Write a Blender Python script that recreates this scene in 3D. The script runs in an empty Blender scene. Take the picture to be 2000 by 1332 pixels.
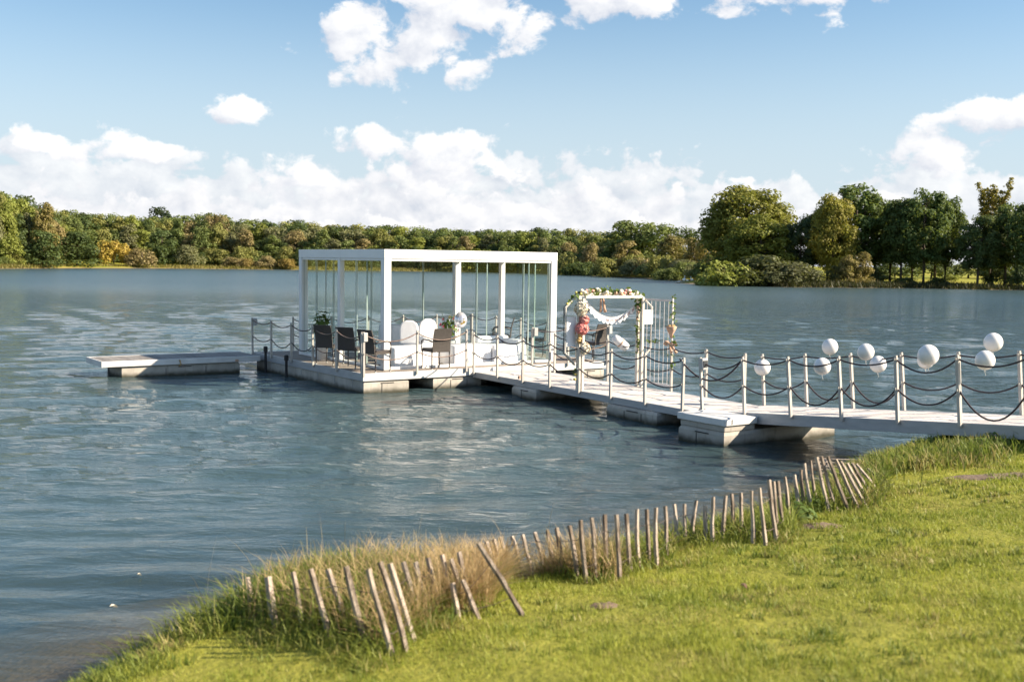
import bpy, math, random
import numpy as np
from mathutils import Vector, Matrix, Euler

# ------------------------------------------------------------------ camera, sky, sun, exposure
SC = bpy.context.scene
COL = SC.collection
F_PX, CAM_Z, ROLL = 2142.0, 2.83, 0.0135
PITCH = math.atan(153.6 / F_PX)
cam_d = bpy.data.cameras.new('camera'); cam = bpy.data.objects.new('camera', cam_d); COL.objects.link(cam)
CAM_R = Matrix.Rotation(math.pi / 2 - PITCH, 3, 'X') @ Matrix.Rotation(ROLL, 3, 'Z')
cam.matrix_world = Matrix.Translation((0, 0, CAM_Z)) @ CAM_R.to_4x4()
cam_d.sensor_width = 36.0; cam_d.lens = F_PX / 2000 * 36
cam_d.clip_start = 0.05; cam_d.clip_end = 9000
cam_d.dof.use_dof = True; cam_d.dof.focus_distance = 22.5; cam_d.dof.aperture_fstop = 2.2
SC.camera = cam

SUN_AZ, SUN_EL = math.radians(97.0), math.radians(30.0)     # clockwise from +Y, above the horizon
sd = Vector((math.sin(SUN_AZ) * math.cos(SUN_EL), math.cos(SUN_AZ) * math.cos(SUN_EL), math.sin(SUN_EL)))
sun_d = bpy.data.lights.new('sun', 'SUN'); sun_d.energy = 5.0; sun_d.angle = math.radians(0.5); sun_d.color = (1.0, 0.86, 0.68)
sun = bpy.data.objects.new('sun', sun_d); COL.objects.link(sun)
sun.rotation_euler = (-sd).to_track_quat('-Z', 'Y').to_euler()
SC.view_settings.view_transform = 'Standard'; SC.view_settings.look = 'None'
SC.view_settings.gamma = 1.0; SC.view_settings.use_curve_mapping = False
SC.view_settings.exposure = 1.27
SC.cycles.use_denoising = True
SC.cycles.max_bounces = 7; SC.cycles.transparent_max_bounces = 24; SC.cycles.caustics_reflective = False; SC.cycles.caustics_refractive = False
SC.cycles.sample_clamp_indirect = 6.0


class NT:
    """small helper round a node tree"""
    def __init__(s, tree):
        s.t = tree; s.t.nodes.clear()
    def n(s, kind, **kw):
        nd = s.t.nodes.new(kind)
        for k, v in kw.items(): setattr(nd, k, v)
        return nd
    def l(s, a, b): s.t.links.new(a, b)
    def put(s, sock, v):
        if v is None: return
        if isinstance(v, bpy.types.NodeSocket): s.l(v, sock)
        else: sock.default_value = v
    def m(s, op, a, b=None, c=None, clamp=False):
        nd = s.n('ShaderNodeMath', operation=op, use_clamp=clamp)
        s.put(nd.inputs[0], a); s.put(nd.inputs[1], b); s.put(nd.inputs[2], c)
        return nd.outputs[0]
    def v(s, op, a, b=None):
        nd = s.n('ShaderNodeVectorMath', operation=op)
        s.put(nd.inputs[0], a); s.put(nd.inputs[1], b)
        return nd.outputs['Value'] if op in ('LENGTH', 'DOT_PRODUCT') else nd.outputs[0]
    def noise(s, vec, scale, detail=4, rough=0.55, dist=0.0):
        nd = s.n('ShaderNodeTexNoise'); s.put(nd.inputs['Vector'], vec)
        nd.inputs['Scale'].default_value = scale; nd.inputs['Detail'].default_value = detail
        nd.inputs['Roughness'].default_value = rough; nd.inputs['Distortion'].default_value = dist
        return nd.outputs['Fac']
    def mix(s, fac, a, b):
        nd = s.n('ShaderNodeMix', data_type='RGBA'); s.put(nd.inputs['Factor'], fac)
        s.put(nd.inputs[6], c4(a)); s.put(nd.inputs[7], c4(b)); return nd.outputs[2]
    def ramp(s, fac, lo, hi):
        nd = s.n('ShaderNodeMapRange', interpolation_type='SMOOTHSTEP'); s.put(nd.inputs[0], fac)
        s.put(nd.inputs[1], lo); s.put(nd.inputs[2], hi); return nd.outputs[0]
    def mixs(s, fac, a, b):
        nd = s.n('ShaderNodeMixShader'); s.put(nd.inputs[0], fac); s.l(a, nd.inputs[1]); s.l(b, nd.inputs[2]); return nd.outputs[0]


def c4(v):
    return (*v, 1.0) if isinstance(v, tuple) and len(v) == 3 else v


def horizon_y(px): return 512.4 + ROLL * (px - 1000)


def make_world():
    w = bpy.data.worlds.new('World'); SC.world = w; w.use_nodes = True
    g = NT(w.node_tree)
    sky = g.n('ShaderNodeTexSky', sky_type='NISHITA'); sky.sun_disc = False
    sky.sun_elevation = SUN_EL; sky.sun_rotation = SUN_AZ; sky.air_density = 1.0; sky.dust_density = 0.6; sky.ozone_density = 1.6
    d = g.n('ShaderNodeTexCoord').outputs['Generated']
    sp = g.n('ShaderNodeSeparateXYZ'); g.l(d, sp.inputs[0])
    az = g.m('ARCTAN2', sp.outputs[0], sp.outputs[1]); el = g.m('ARCSINE', sp.outputs[2])
    def blob(px, py, rx, ry): return ((px - 1000) / F_PX * 0.985, (horizon_y(px) - py) / F_PX, rx / F_PX, ry / F_PX)
    blobs = [blob(*b) for b in ((700, 85, 80, 58), (790, 100, 140, 70), (850, 105, 90, 55), (930, 25, 175, 58), (1010, 60, 75, 42),
                                (1170, 15, 100, 40), (1265, 20, 75, 38), (1465, 5, 85, 48), (1590, 0, 110, 62), (1680, -2, 100, 52), (476, 230, 52, 27),
                                (160, 302, 130, 24), (300, 308, 130, 20), (1910, 258, 115, 42), (1990, 268, 100, 36), (1760, 320, 80, 40),
                                (740, 290, 90, 42), (860, 305, 115, 50), (935, 335, 85, 45), (575, 345, 65, 40))]
    seed = lambda a, e, k: (lambda n: (g.put(n.inputs[0], a), g.put(n.inputs[1], e), g.put(n.inputs[2], k), n.outputs[0])[-1])(g.n('ShaderNodeCombineXYZ'))
    def dens(a, e):
        p = seed(a, g.m('MULTIPLY', e, 1.25), 3.7)
        n1 = g.noise(p, 23.0, 10, 0.58, 0.2)
        best = None
        for (ca, ce, ra, re) in blobs:
            x = g.m('MULTIPLY', g.m('SUBTRACT', a, ca), 1 / ra); y = g.m('MULTIPLY', g.m('SUBTRACT', e, ce), 1 / re)
            q = g.m('SUBTRACT', 1.0, g.m('SQRT', g.m('ADD', g.m('MULTIPLY', x, x), g.m('MULTIPLY', y, y))))
            best = q if best is None else g.m('MAXIMUM', best, q)
        best = g.m('MINIMUM', g.m('ADD', best, 0.12), 0.68)
        high = g.m('MULTIPLY', g.m('SUBTRACT', g.noise(g.v('MULTIPLY', d, (1.0, 1.0, 1.6)), 2.6, 6, 0.5, 0.3), 0.60), 2.2)
        high = g.m('SUBTRACT', high, g.m('MULTIPLY', g.m('SUBTRACT', 1.0, g.ramp(e, 0.24, 0.34)), 3.0))
        return g.m('ADD', g.m('MAXIMUM', best, high), g.m('MULTIPLY', g.m('SUBTRACT', n1, 0.52), 4.0))
    base = g.v('MULTIPLY', sky.outputs[0], (0.72, 0.84, 0.88))
    veil = g.ramp(g.m('SUBTRACT', 0.26, el), 0.0, 0.22)                    # pale damp air low over the lake
    base = g.mix(g.m('MULTIPLY', veil, 0.85), base, (3.65, 4.2, 4.7))
    # rows of cumulus round the whole horizon, the far one highest
    def row(a, e, k, bt, amp, fr):
        n = g.noise(seed(a, 0.0, 7.3 * k + 1.1), fr, 3, 0.5)
        top = g.m('ADD', bt, g.m('MULTIPLY', g.m('SUBTRACT', n, 0.40), amp * 2.2))
        body = g.m('MINIMUM', g.m('DIVIDE', g.m('SUBTRACT', top, e), 0.040), 0.75)
        return g.m('ADD', body, g.m('MULTIPLY', g.m('SUBTRACT', g.noise(seed(a, g.m('MULTIPLY', e, 1.15), 5.1 * k + 2.0), 21.0 + 4 * k, 9, 0.56, 0.2), 0.5), 4.0))
    for k, (bt, amp, fr, cov) in enumerate(((0.070, 0.060, 3.1, 0.75), (0.046, 0.060, 4.3, 0.85), (0.022, 0.050, 6.0, 0.85))):
        r0 = row(az, el, k, bt, amp, fr); r1 = row(g.m('ADD', az, 0.010), g.m('ADD', el, 0.011), k, bt, amp, fr)
        c = g.m('MULTIPLY', g.ramp(r0, 0.0, 0.30), cov)
        lit = g.m('ADD', 0.38, g.m('MULTIPLY', g.m('SUBTRACT', r0, r1), 0.62), clamp=True)
        base = g.mix(c, base, g.mix(lit, (3.75, 3.95, 4.4), (6.0, 5.9, 5.85)))
    d0 = dens(az, el)
    d1 = dens(g.m('ADD', az, 0.016), g.m('ADD', el, 0.014))
    cover = g.m('MULTIPLY', g.ramp(d0, -0.05, 0.42), 0.94)
    light = g.m('ADD', 0.50, g.m('MULTIPLY', g.m('SUBTRACT', d0, d1), 0.60), clamp=True)
    ccol = g.mix(light, (3.8, 4.0, 4.5), (6.2, 6.1, 6.0))
    bg = g.n('ShaderNodeBackground'); bg.inputs['Strength'].default_value = 0.077
    g.l(g.mix(cover, base, ccol), bg.inputs['Color'])
    out = g.n('ShaderNodeOutputWorld'); g.l(bg.outputs[0], out.inputs[0])
    w.cycles.sampling_method = 'MANUAL'; w.cycles.sample_map_resolution = 1024


make_world()


# ------------------------------------------------------------------ helpers
def px_to(px, py, z):
    """point of the horizontal plane z seen at a photo pixel (layout of ground plans)"""
    r = CAM_R @ Vector(((px - 1000) / F_PX, (666 - py) / F_PX, -1))
    return Vector((0, 0, CAM_Z)) + r * ((z - CAM_Z) / r.z)


def px_at(px, py, dist):
    """point at a given forward distance seen at a photo pixel"""
    r = CAM_R @ Vector(((px - 1000) / F_PX, (666 - py) / F_PX, -1))
    return Vector((0, 0, CAM_Z)) + r * (dist / r.y)


def tag(o, label=None, cat=None, group=None, kind=None):
    if label: o['label'] = label
    if cat: o['category'] = cat
    if group: o['group'] = group
    if kind: o['kind'] = kind
    return o


def empty(name, loc, rz=0.0, ry=0.0):
    o = bpy.data.objects.new(name, None); COL.objects.link(o)
    o.location = loc; o.rotation_euler = (0, ry, rz); o.empty_display_size = 0.2
    return o


class MB:
    """collects simple shapes and links them as one mesh object"""
    def __init__(s): s.v = []; s.f = []
    def box(s, c, size, rot=None, taper=1.0):
        h = [x / 2 for x in size]; i = len(s.v); c = Vector(c)
        for z in (-1, 1):
            k = taper if z > 0 else 1.0
            for x, y in ((-1, -1), (1, -1), (1, 1), (-1, 1)):
                p = Vector((x * h[0] * k, y * h[1] * k, z * h[2]))
                if rot is not None: p = rot @ p
                s.v.append(tuple(c + p))
        s.f += [(i, i + 3, i + 2, i + 1), (i + 4, i + 5, i + 6, i + 7)] + [(i + a, i + b, i + b + 4, i + a + 4) for a, b in ((0, 1), (1, 2), (2, 3), (3, 0))]
        return s
    def span(s, lo, hi):
        return s.box([(a + b) / 2 for a, b in zip(lo, hi)], [b - a for a, b in zip(lo, hi)])
    def tube(s, path, r, n=6, caps=True):
        path = [Vector(p) for p in path]; i0 = len(s.v)
        for k, p in enumerate(path):
            t = (path[min(k + 1, len(path) - 1)] - path[max(k - 1, 0)]).normalized()
            a = t.cross(Vector((0, 0, 1)))
            if a.length < 1e-3: a = t.cross(Vector((1, 0, 0)))
            a.normalize(); b = t.cross(a); rr = r[k] if isinstance(r, (list, tuple)) else r
            for j in range(n):
                q = 2 * math.pi * j / n
                s.v.append(tuple(p + a * (rr * math.cos(q)) + b * (rr * math.sin(q))))
        for k in range(len(path) - 1):
            for j in range(n):
                a, b = i0 + k * n + j, i0 + k * n + (j + 1) % n
                s.f.append((a, b, b + n, a + n))
        if caps:
            s.f.append(tuple(i0 + j for j in range(n))[::-1]); s.f.append(tuple(i0 + (len(path) - 1) * n + j for j in range(n)))
        return s
    def lathe(s, prof, c=(0, 0, 0), n=16, wob=None):
        i0 = len(s.v)
        for k, (r, z) in enumerate(prof):
            for j in range(n):
                q = 2 * math.pi * j / n; rr = r * (wob(q, k) if wob else 1)
                s.v.append((c[0] + rr * math.cos(q), c[1] + rr * math.sin(q), c[2] + z))
        for k in range(len(prof) - 1):
            for j in range(n):
                a, b = i0 + k * n + j, i0 + k * n + (j + 1) % n
                s.f.append((a, b, b + n, a + n))
        s.f.append(tuple(i0 + j for j in range(n))[::-1]); s.f.append(tuple(i0 + (len(prof) - 1) * n + j for j in range(n)))
        return s
    def poly(s, pts):
        i = len(s.v); s.v += [tuple(p) for p in pts]; s.f.append(tuple(range(i, i + len(pts)))); return s
    def mesh(s, name, mat, smooth=False):
        me = bpy.data.meshes.new(name); me.from_pydata(s.v, [], s.f); me.materials.append(mat)
        if smooth: me.polygons.foreach_set('use_smooth', [True] * len(me.polygons))
        me.update(); return me
    def build(s, name, mat, parent=None, smooth=False, bevel=0.0):
        o = bpy.data.objects.new(name, s.mesh(name, mat, smooth)); COL.objects.link(o)
        if parent: o.parent = parent
        if bevel:
            b = o.modifiers.new('bevel', 'BEVEL'); b.width = bevel; b.segments = 2; b.limit_method = 'ANGLE'
        return o


def put(name, me, parent=None, loc=(0, 0, 0), rot=(0, 0, 0), scale=(1, 1, 1)):
    o = bpy.data.objects.new(name, me); COL.objects.link(o)
    if parent: o.parent = parent
    o.location = loc; o.rotation_euler = rot; o.scale = scale
    return o


def np_mesh(name, verts, quads, mat, smooth=False):
    """large mesh from numpy arrays; quads is (n, 3) or (n, 4)"""
    me = bpy.data.meshes.new(name); k = quads.shape[1]
    me.vertices.add(len(verts)); me.vertices.foreach_set('co', np.ascontiguousarray(verts, np.float32).ravel())
    me.loops.add(quads.size); me.loops.foreach_set('vertex_index', np.ascontiguousarray(quads, np.int32).ravel())
    me.polygons.add(len(quads)); me.polygons.foreach_set('loop_start', np.arange(0, quads.size, k, dtype=np.int32))
    me.polygons.foreach_set('loop_total', np.full(len(quads), k, np.int32))
    if smooth: me.polygons.foreach_set('use_smooth', np.ones(len(quads), bool))
    me.materials.append(mat); me.update(calc_edges=True); me.validate()
    return me


# ------------------------------------------------------------------ materials
def pmat(name, a, b=None, rough=0.6, scale=4.0, stretch=(1, 1, 1), bump=0.0, bscale=None, metal=0.0, spec=0.5, waterline=None, coords='Object', detail=5, contrast=(0.3, 0.7), rand=0.0):
    m = bpy.data.materials.new(name); m.use_nodes = True; g = NT(m.node_tree)
    p = g.n('ShaderNodeBsdfPrincipled'); out = g.n('ShaderNodeOutputMaterial'); g.l(p.outputs[0], out.inputs[0])
    p.inputs['Roughness'].default_value = rough; p.inputs['Metallic'].default_value = metal; p.inputs['Specular IOR Level'].default_value = spec
    tc = g.n('ShaderNodeTexCoord').outputs[coords] if coords != 'Position' else g.n('ShaderNodeNewGeometry').outputs['Position']
    vec = g.v('MULTIPLY', tc, stretch)
    col = c4(a)
    if b is not None:
        f = g.ramp(g.noise(vec, scale, detail, 0.6), *contrast)
        if rand:
            oi = g.n('ShaderNodeObjectInfo')
            f = g.m('ADD', f, g.m('MULTIPLY', g.m('SUBTRACT', oi.outputs['Random'], 0.5), rand), clamp=True)
        col = g.mix(f, a, b)
    if waterline is not None:
        z0, dark, z1 = waterline
        pos = g.n('ShaderNodeNewGeometry').outputs['Position']; sp = g.n('ShaderNodeSeparateXYZ'); g.l(pos, sp.inputs[0])
        zz = g.m('ADD', sp.outputs[2], g.m('MULTIPLY', g.m('SUBTRACT', g.noise(pos, 6.0, 4), 0.5), 0.10))
        col = g.mix(g.ramp(zz, z0, z1), dark, col)
        streak = g.ramp(g.noise(g.v('MULTIPLY', pos, (7.0, 7.0, 0.6)), 2.0, 3), 0.56, 0.72)
        col = g.mix(g.m('MULTIPLY', streak, 0.35), col, (0.16, 0.14, 0.11))
    g.put(p.inputs['Base Color'], col)
    if bump:
        bn = g.n('ShaderNodeBump'); bn.inputs['Strength'].default_value = bump; bn.inputs['Distance'].default_value = 0.02
        g.l(g.noise(vec, bscale or scale * 3, 5, 0.6), bn.inputs['Height']); g.l(bn.outputs[0], p.inputs['Normal'])
    return m


M = {}
M['white'] = pmat('white_powder_coat', (0.80, 0.80, 0.79), (0.74, 0.74, 0.73), 0.42, 1.5)
M['plank_pale'] = pmat('bleached_plank', (0.50, 0.455, 0.425), (0.68, 0.635, 0.60), 0.75, 3.0, (1, 14, 14), 0.4, 8, rand=0.9)
M['plank_brown'] = pmat('weathered_deck_board', (0.20, 0.16, 0.13), (0.33, 0.28, 0.235), 0.75, 3.0, (1, 14, 14), 0.4, 8, rand=0.8)
M['plank_grey'] = pmat('weathered_grey_board', (0.16, 0.145, 0.135), (0.27, 0.25, 0.23), 0.8, 3.0, (1, 14, 14), 0.4, 8, rand=0.8)
M['beam_white'] = pmat('painted_beam', (0.70, 0.69, 0.67), (0.58, 0.57, 0.55), 0.5, 2.5)
M['beam_grey'] = pmat('galvanised_beam', (0.42, 0.43, 0.44), (0.34, 0.35, 0.36), 0.45, 3.0, (1, 1, 4), metal=0.15)
M['concrete'] = pmat('float_concrete', (0.50, 0.46, 0.40), (0.36, 0.33, 0.285), 0.85, 2.2, bump=0.25, bscale=20, waterline=(0.0, (0.040, 0.038, 0.022), 0.15))
M['post'] = pmat('post_metal', (0.50, 0.47, 0.43), (0.40, 0.375, 0.34), 0.5, 5.0, metal=0.1)
M['rope_dark'] = pmat('dark_rope', (0.035, 0.028, 0.035), (0.07, 0.05, 0.055), 0.9, 60, bump=0.6, bscale=120)
M['rope_tan'] = pmat('faded_rope', (0.30, 0.22, 0.18), (0.16, 0.11, 0.09), 0.9, 20, bump=0.6, bscale=120)
M['rubber'] = pmat('black_rubber', (0.015, 0.015, 0.017), None, 0.6)
M['box_grey'] = pmat('lamp_housing', (0.46, 0.45, 0.43), (0.40, 0.39, 0.37), 0.5, 6)
M['lens_dark'] = pmat('lamp_lens', (0.05, 0.055, 0.06), None, 0.2)
M['wicker'] = pmat('brown_wicker', (0.055, 0.046, 0.040), (0.10, 0.085, 0.073), 0.6, 40, (1, 1, 5), 0.8, 90)
M['chair_metal'] = pmat('chair_frame', (0.05, 0.042, 0.042), None, 0.4)
M['cloth'] = pmat('white_cloth', (0.82, 0.82, 0.82), (0.76, 0.76, 0.77), 0.9, 5, bump=0.25, bscale=9)
M['balloon'] = pmat('white_balloon', (0.82, 0.80, 0.78), (0.78, 0.76, 0.74), 0.35, 2)
M['foil'] = pmat('silver_foil', (0.80, 0.80, 0.84), (0.62, 0.64, 0.70), 0.22, 4, metal=0.6)
M['gold'] = pmat('gold_print', (0.62, 0.42, 0.10), None, 0.4, metal=0.3)
M['cream'] = pmat('cream_paper', (0.80, 0.74, 0.60), (0.72, 0.64, 0.50), 0.9, 20)
M['pink'] = pmat('pink_paper', (0.72, 0.22, 0.20), (0.80, 0.38, 0.33), 0.9, 22)
M['blush'] = pmat('blush_paper', (0.78, 0.40, 0.34), (0.74, 0.30, 0.26), 0.9, 22)
M['straw'] = pmat('dried_flowers', (0.45, 0.26, 0.09), (0.62, 0.42, 0.18), 0.9, 25)
M['burlap'] = pmat('burlap_ribbon', (0.46, 0.29, 0.20), (0.58, 0.38, 0.27), 0.95, 30, bump=0.4, bscale=60)
M['ink'] = pmat('rose_lettering', (0.30, 0.14, 0.14), None, 0.7)
M['bow_dark'] = pmat('navy_ribbon', (0.02, 0.022, 0.035), None, 0.7)
M['arch'] = pmat('arch_paint', (0.66, 0.62, 0.55), (0.55, 0.50, 0.43), 0.6, 6)
M['gate'] = pmat('gate_paint', (0.66, 0.62, 0.60), (0.56, 0.52, 0.50), 0.5, 8)
M['terracotta'] = pmat('white_planter', (0.70, 0.70, 0.68), (0.62, 0.61, 0.6), 0.6, 5)
M['petal_red'] = pmat('red_petals', (0.50, 0.02, 0.045), (0.62, 0.05, 0.08), 0.7, 30)
M['petal_yellow'] = pmat('yellow_petals', (0.66, 0.50, 0.08), (0.7, 0.6, 0.2), 0.7, 30)
M['paling'] = pmat('weathered_paling', (0.15, 0.112, 0.080), (0.45, 0.37, 0.295), 0.85, 7.0, (3, 3, 0.5), 0.6, 22, rand=0.8)
M['wire'] = pmat('rusty_wire', (0.12, 0.09, 0.07), None, 0.6, metal=0.5)
M['bark'] = pmat('tree_bark', (0.055, 0.042, 0.03), (0.11, 0.088, 0.066), 0.95, 3.0, (4, 4, 0.6), 0.5)
M['soil'] = pmat('bare_soil', (0.14, 0.095, 0.06), (0.24, 0.17, 0.115), 0.95, 9, bump=0.8, bscale=30)
M['bird'] = pmat('white_plumage', (0.82, 0.82, 0.80), None, 0.8)


def leafmat(name, transl=0.35, use_obj=True, col=(0.08, 0.1, 0.03), rough=0.6):
    m = bpy.data.materials.new(name); m.use_nodes = True; g = NT(m.node_tree)
    if use_obj: base = g.n('ShaderNodeObjectInfo').outputs['Color']
    else: base = c4(col)
    geo = g.n('ShaderNodeNewGeometry')
    r = geo.outputs['Random Per Island']
    hs = g.n('ShaderNodeHueSaturation'); g.put(hs.inputs['Color'], base)
    big = g.noise(geo.outputs['Position'], 0.35, 3)
    g.l(g.m('ADD', 0.478, g.m('MULTIPLY', g.m('ADD', g.m('MULTIPLY', r, 0.4), g.m('MULTIPLY', big, 0.6)), 0.044)), hs.inputs['Hue'])
    g.l(g.m('ADD', 0.62, g.m('ADD', g.m('MULTIPLY', r, 0.34), g.m('MULTIPLY', big, 0.9))), hs.inputs['Value'])
    p = g.n('ShaderNodeBsdfPrincipled'); p.inputs['Roughness'].default_value = rough; p.inputs['Specular IOR Level'].default_value = 0.25
    g.l(hs.outputs[0], p.inputs['Base Color'])
    t = g.n('ShaderNodeBsdfTranslucent'); g.l(g.mix(0.3, hs.outputs[0], (0.30, 0.34, 0.02)), t.inputs['Color'])
    out = g.n('ShaderNodeOutputMaterial'); g.l(g.mixs(transl, p.outputs[0], t.outputs[0]), out.inputs[0])
    return m


M['leaf'] = leafmat('tree_leaves')
M['ivy'] = leafmat('ivy_leaves', 0.3, False, (0.09, 0.14, 0.03))


def grassmat(name, a, b, dry, patch=0.9, transl=0.4):
    m = bpy.data.materials.new(name); m.use_nodes = True; g = NT(m.node_tree)
    geo = g.n('ShaderNodeNewGeometry'); r = geo.outputs['Random Per Island']; pos = geo.outputs['Position']
    f = g.ramp(g.noise(pos, patch, 4, 0.6), 0.36, 0.64)
    col = g.mix(g.m('ADD', g.m('MULTIPLY', f, 0.7), g.m('MULTIPLY', r, 0.3), clamp=True), a, b)
    col = g.mix(g.m('MULTIPLY', g.ramp(g.m('ADD', g.m('MULTIPLY', g.noise(pos, 1.9, 4), 0.75), g.m('MULTIPLY', r, 0.25)), 0.53, 0.68), 0.75), col, dry)
    p = g.n('ShaderNodeBsdfPrincipled'); p.inputs['Roughness'].default_value = 0.55; p.inputs['Specular IOR Level'].default_value = 0.3
    g.l(col, p.inputs['Base Color'])
    t = g.n('ShaderNodeBsdfTranslucent'); g.l(col, t.inputs['Color'])
    out = g.n('ShaderNodeOutputMaterial'); g.l(g.mixs(transl, p.outputs[0], t.outputs[0]), out.inputs[0])
    return m


M['lawn'] = grassmat('lawn_blades', (0.225, 0.275, 0.036), (0.410, 0.425, 0.066), (0.44, 0.36, 0.14))
M['bank'] = grassmat('bank_blades', (0.120, 0.175, 0.026), (0.280, 0.310, 0.055), (0.42, 0.32, 0.14), 1.4)
M['dry'] = grassmat('dry_blades', (0.44, 0.31, 0.15), (0.58, 0.43, 0.22), (0.26, 0.26, 0.07), 2.0)
M['reed'] = grassmat('shore_reeds', (0.17, 0.165, 0.035), (0.26, 0.22, 0.06), (0.25, 0.19, 0.085), 0.1)


M['shade_rush'] = grassmat('shade_rush_blades', (0.035, 0.042, 0.014), (0.060, 0.066, 0.020), (0.09, 0.075, 0.03), 0.1)  # near-black greens stand in for tree shade on the right bank


def glassmat():
    m = bpy.data.materials.new('pane_glass'); m.use_nodes = True; g = NT(m.node_tree)
    tr = g.n('ShaderNodeBsdfTransparent'); tr.inputs[0].default_value = (0.955, 0.982, 0.976, 1)
    gl = g.n('ShaderNodeBsdfGlossy'); gl.inputs['Roughness'].default_value = 0.01
    fr = g.n('ShaderNodeFresnel'); fr.inputs[0].default_value = 1.45
    bf = g.m('SUBTRACT', 1.0, g.n('ShaderNodeNewGeometry').outputs['Backfacing'])
    out = g.n('ShaderNodeOutputMaterial'); g.l(g.mixs(g.m('MULTIPLY', g.m('MULTIPLY', fr.outputs[0], 0.9), bf), tr.outputs[0], gl.outputs[0]), out.inputs[0])
    return m


M['glass'] = glassmat()
M['glass_edge'] = pmat('glass_edge', (0.20, 0.30, 0.27), (0.50, 0.56, 0.52), 0.25, 3, (1, 1, 0.4))


def groundmat():
    m = bpy.data.materials.new('ground_soil_and_turf'); m.use_nodes = True; g = NT(m.node_tree)
    pos = g.n('ShaderNodeNewGeometry').outputs['Position']
    sp = g.n('ShaderNodeSeparateXYZ'); g.l(pos, sp.inputs[0])
    far = g.ramp(sp.outputs[1], 40, 90)
    near_c = g.mix(g.ramp(g.noise(pos, 1.1, 5), 0.35, 0.65), (0.18, 0.185, 0.032), (0.28, 0.27, 0.05))
    far_c = g.mix(g.ramp(g.noise(pos, 0.08, 4), 0.35, 0.65), (0.20, 0.22, 0.032), (0.31, 0.28, 0.05))
    turf = g.mix(far, near_c, far_c)
    sand = g.mix(g.noise(pos, 3.0, 5), (0.20, 0.15, 0.085), (0.31, 0.235, 0.145))
    zz = g.m('ADD', sp.outputs[2], g.m('MULTIPLY', g.m('SUBTRACT', g.noise(pos, 0.5, 4), 0.5), 0.2))
    col = g.mix(g.ramp(zz, 0.05, 0.22), sand, turf)
    p = g.n('ShaderNodeBsdfPrincipled'); p.inputs['Roughness'].default_value = 0.95; p.inputs['Specular IOR Level'].default_value = 0.1
    g.l(col, p.inputs['Base Color'])
    b = g.n('ShaderNodeBump'); b.inputs['Strength'].default_value = 0.6; b.inputs['Distance'].default_value = 0.05
    g.l(g.noise(pos, 14, 5), b.inputs['Height']); g.l(b.outputs[0], p.inputs['Normal'])
    out = g.n('ShaderNodeOutputMaterial'); g.l(p.outputs[0], out.inputs[0])
    return m


def watermat():
    m = bpy.data.materials.new('lake_water'); m.use_nodes = True; g = NT(m.node_tree)
    pos = g.n('ShaderNodeNewGeometry').outputs['Position']
    mp = g.n('ShaderNodeMapping'); mp.inputs['Rotation'].default_value = (0, 0, math.radians(7)); mp.inputs['Scale'].default_value = (0.42, 1.0, 1.0); g.l(pos, mp.inputs[0])
    v = mp.outputs[0]
    sp = g.n('ShaderNodeSeparateXYZ'); g.l(pos, sp.inputs[0])
    open_ = g.ramp(sp.outputs[1], 9.0, 20.0)                                 # ripples grow away from the sheltered bank
    fine = g.noise(v, 4.8, 5, 0.6, 0.5)
    mid = g.noise(v, 1.7, 3, 0.55, 0.3)
    h = g.m('ADD', g.m('MULTIPLY', fine, g.m('ADD', 0.018, g.m('MULTIPLY', open_, 0.085))), g.m('MULTIPLY', mid, g.m('ADD', 0.022, g.m('MULTIPLY', open_, 0.075))))
    b = g.n('ShaderNodeBump'); b.inputs['Strength'].default_value = 1.0; b.inputs['Distance'].default_value = 1.0
    B_H = h
    rough = g.m('ADD', 0.012, g.m('MULTIPLY', g.ramp(sp.outputs[1], 40, 130), 0.25))
    calm = g.m('SUBTRACT', 1.0, g.m('MULTIPLY', g.ramp(sp.outputs[1], 60, 200), 0.3))
    g.l(g.m('MULTIPLY', B_H, calm), b.inputs['Height'])
    p = g.n('ShaderNodeBsdfPrincipled'); p.inputs['IOR'].default_value = 1.33
    p.inputs['Base Color'].default_value = (0.045, 0.076, 0.082, 1); g.l(rough, p.inputs['Roughness']); g.l(b.outputs[0], p.inputs['Normal'])
    fr = g.n('ShaderNodeFresnel'); fr.inputs[0].default_value = 1.33; g.l(b.outputs[0], fr.inputs['Normal'])
    tr = g.n('ShaderNodeBsdfTransparent'); tr.inputs[0].default_value = (0.92, 0.88, 0.74, 1)
    gl = g.n('ShaderNodeBsdfGlossy'); g.l(rough, gl.inputs['Roughness']); g.l(b.outputs[0], gl.inputs['Normal'])
    geo = g.n('ShaderNodeNewGeometry')
    clear = g.mixs(g.m('MULTIPLY', fr.outputs[0], g.m('SUBTRACT', 1.0, geo.outputs['Backfacing'])), tr.outputs[0], gl.outputs[0])
    at = g.n('ShaderNodeAttribute'); at.attribute_name = 'depth'
    opa = g.m('SUBTRACT', 1.0, g.m('POWER', 2.718, g.m('MULTIPLY', at.outputs['Fac'], -3.2)))
    out = g.n('ShaderNodeOutputMaterial'); g.l(g.mixs(opa, clear, p.outputs[0]), out.inputs[0])
    return m


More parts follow.
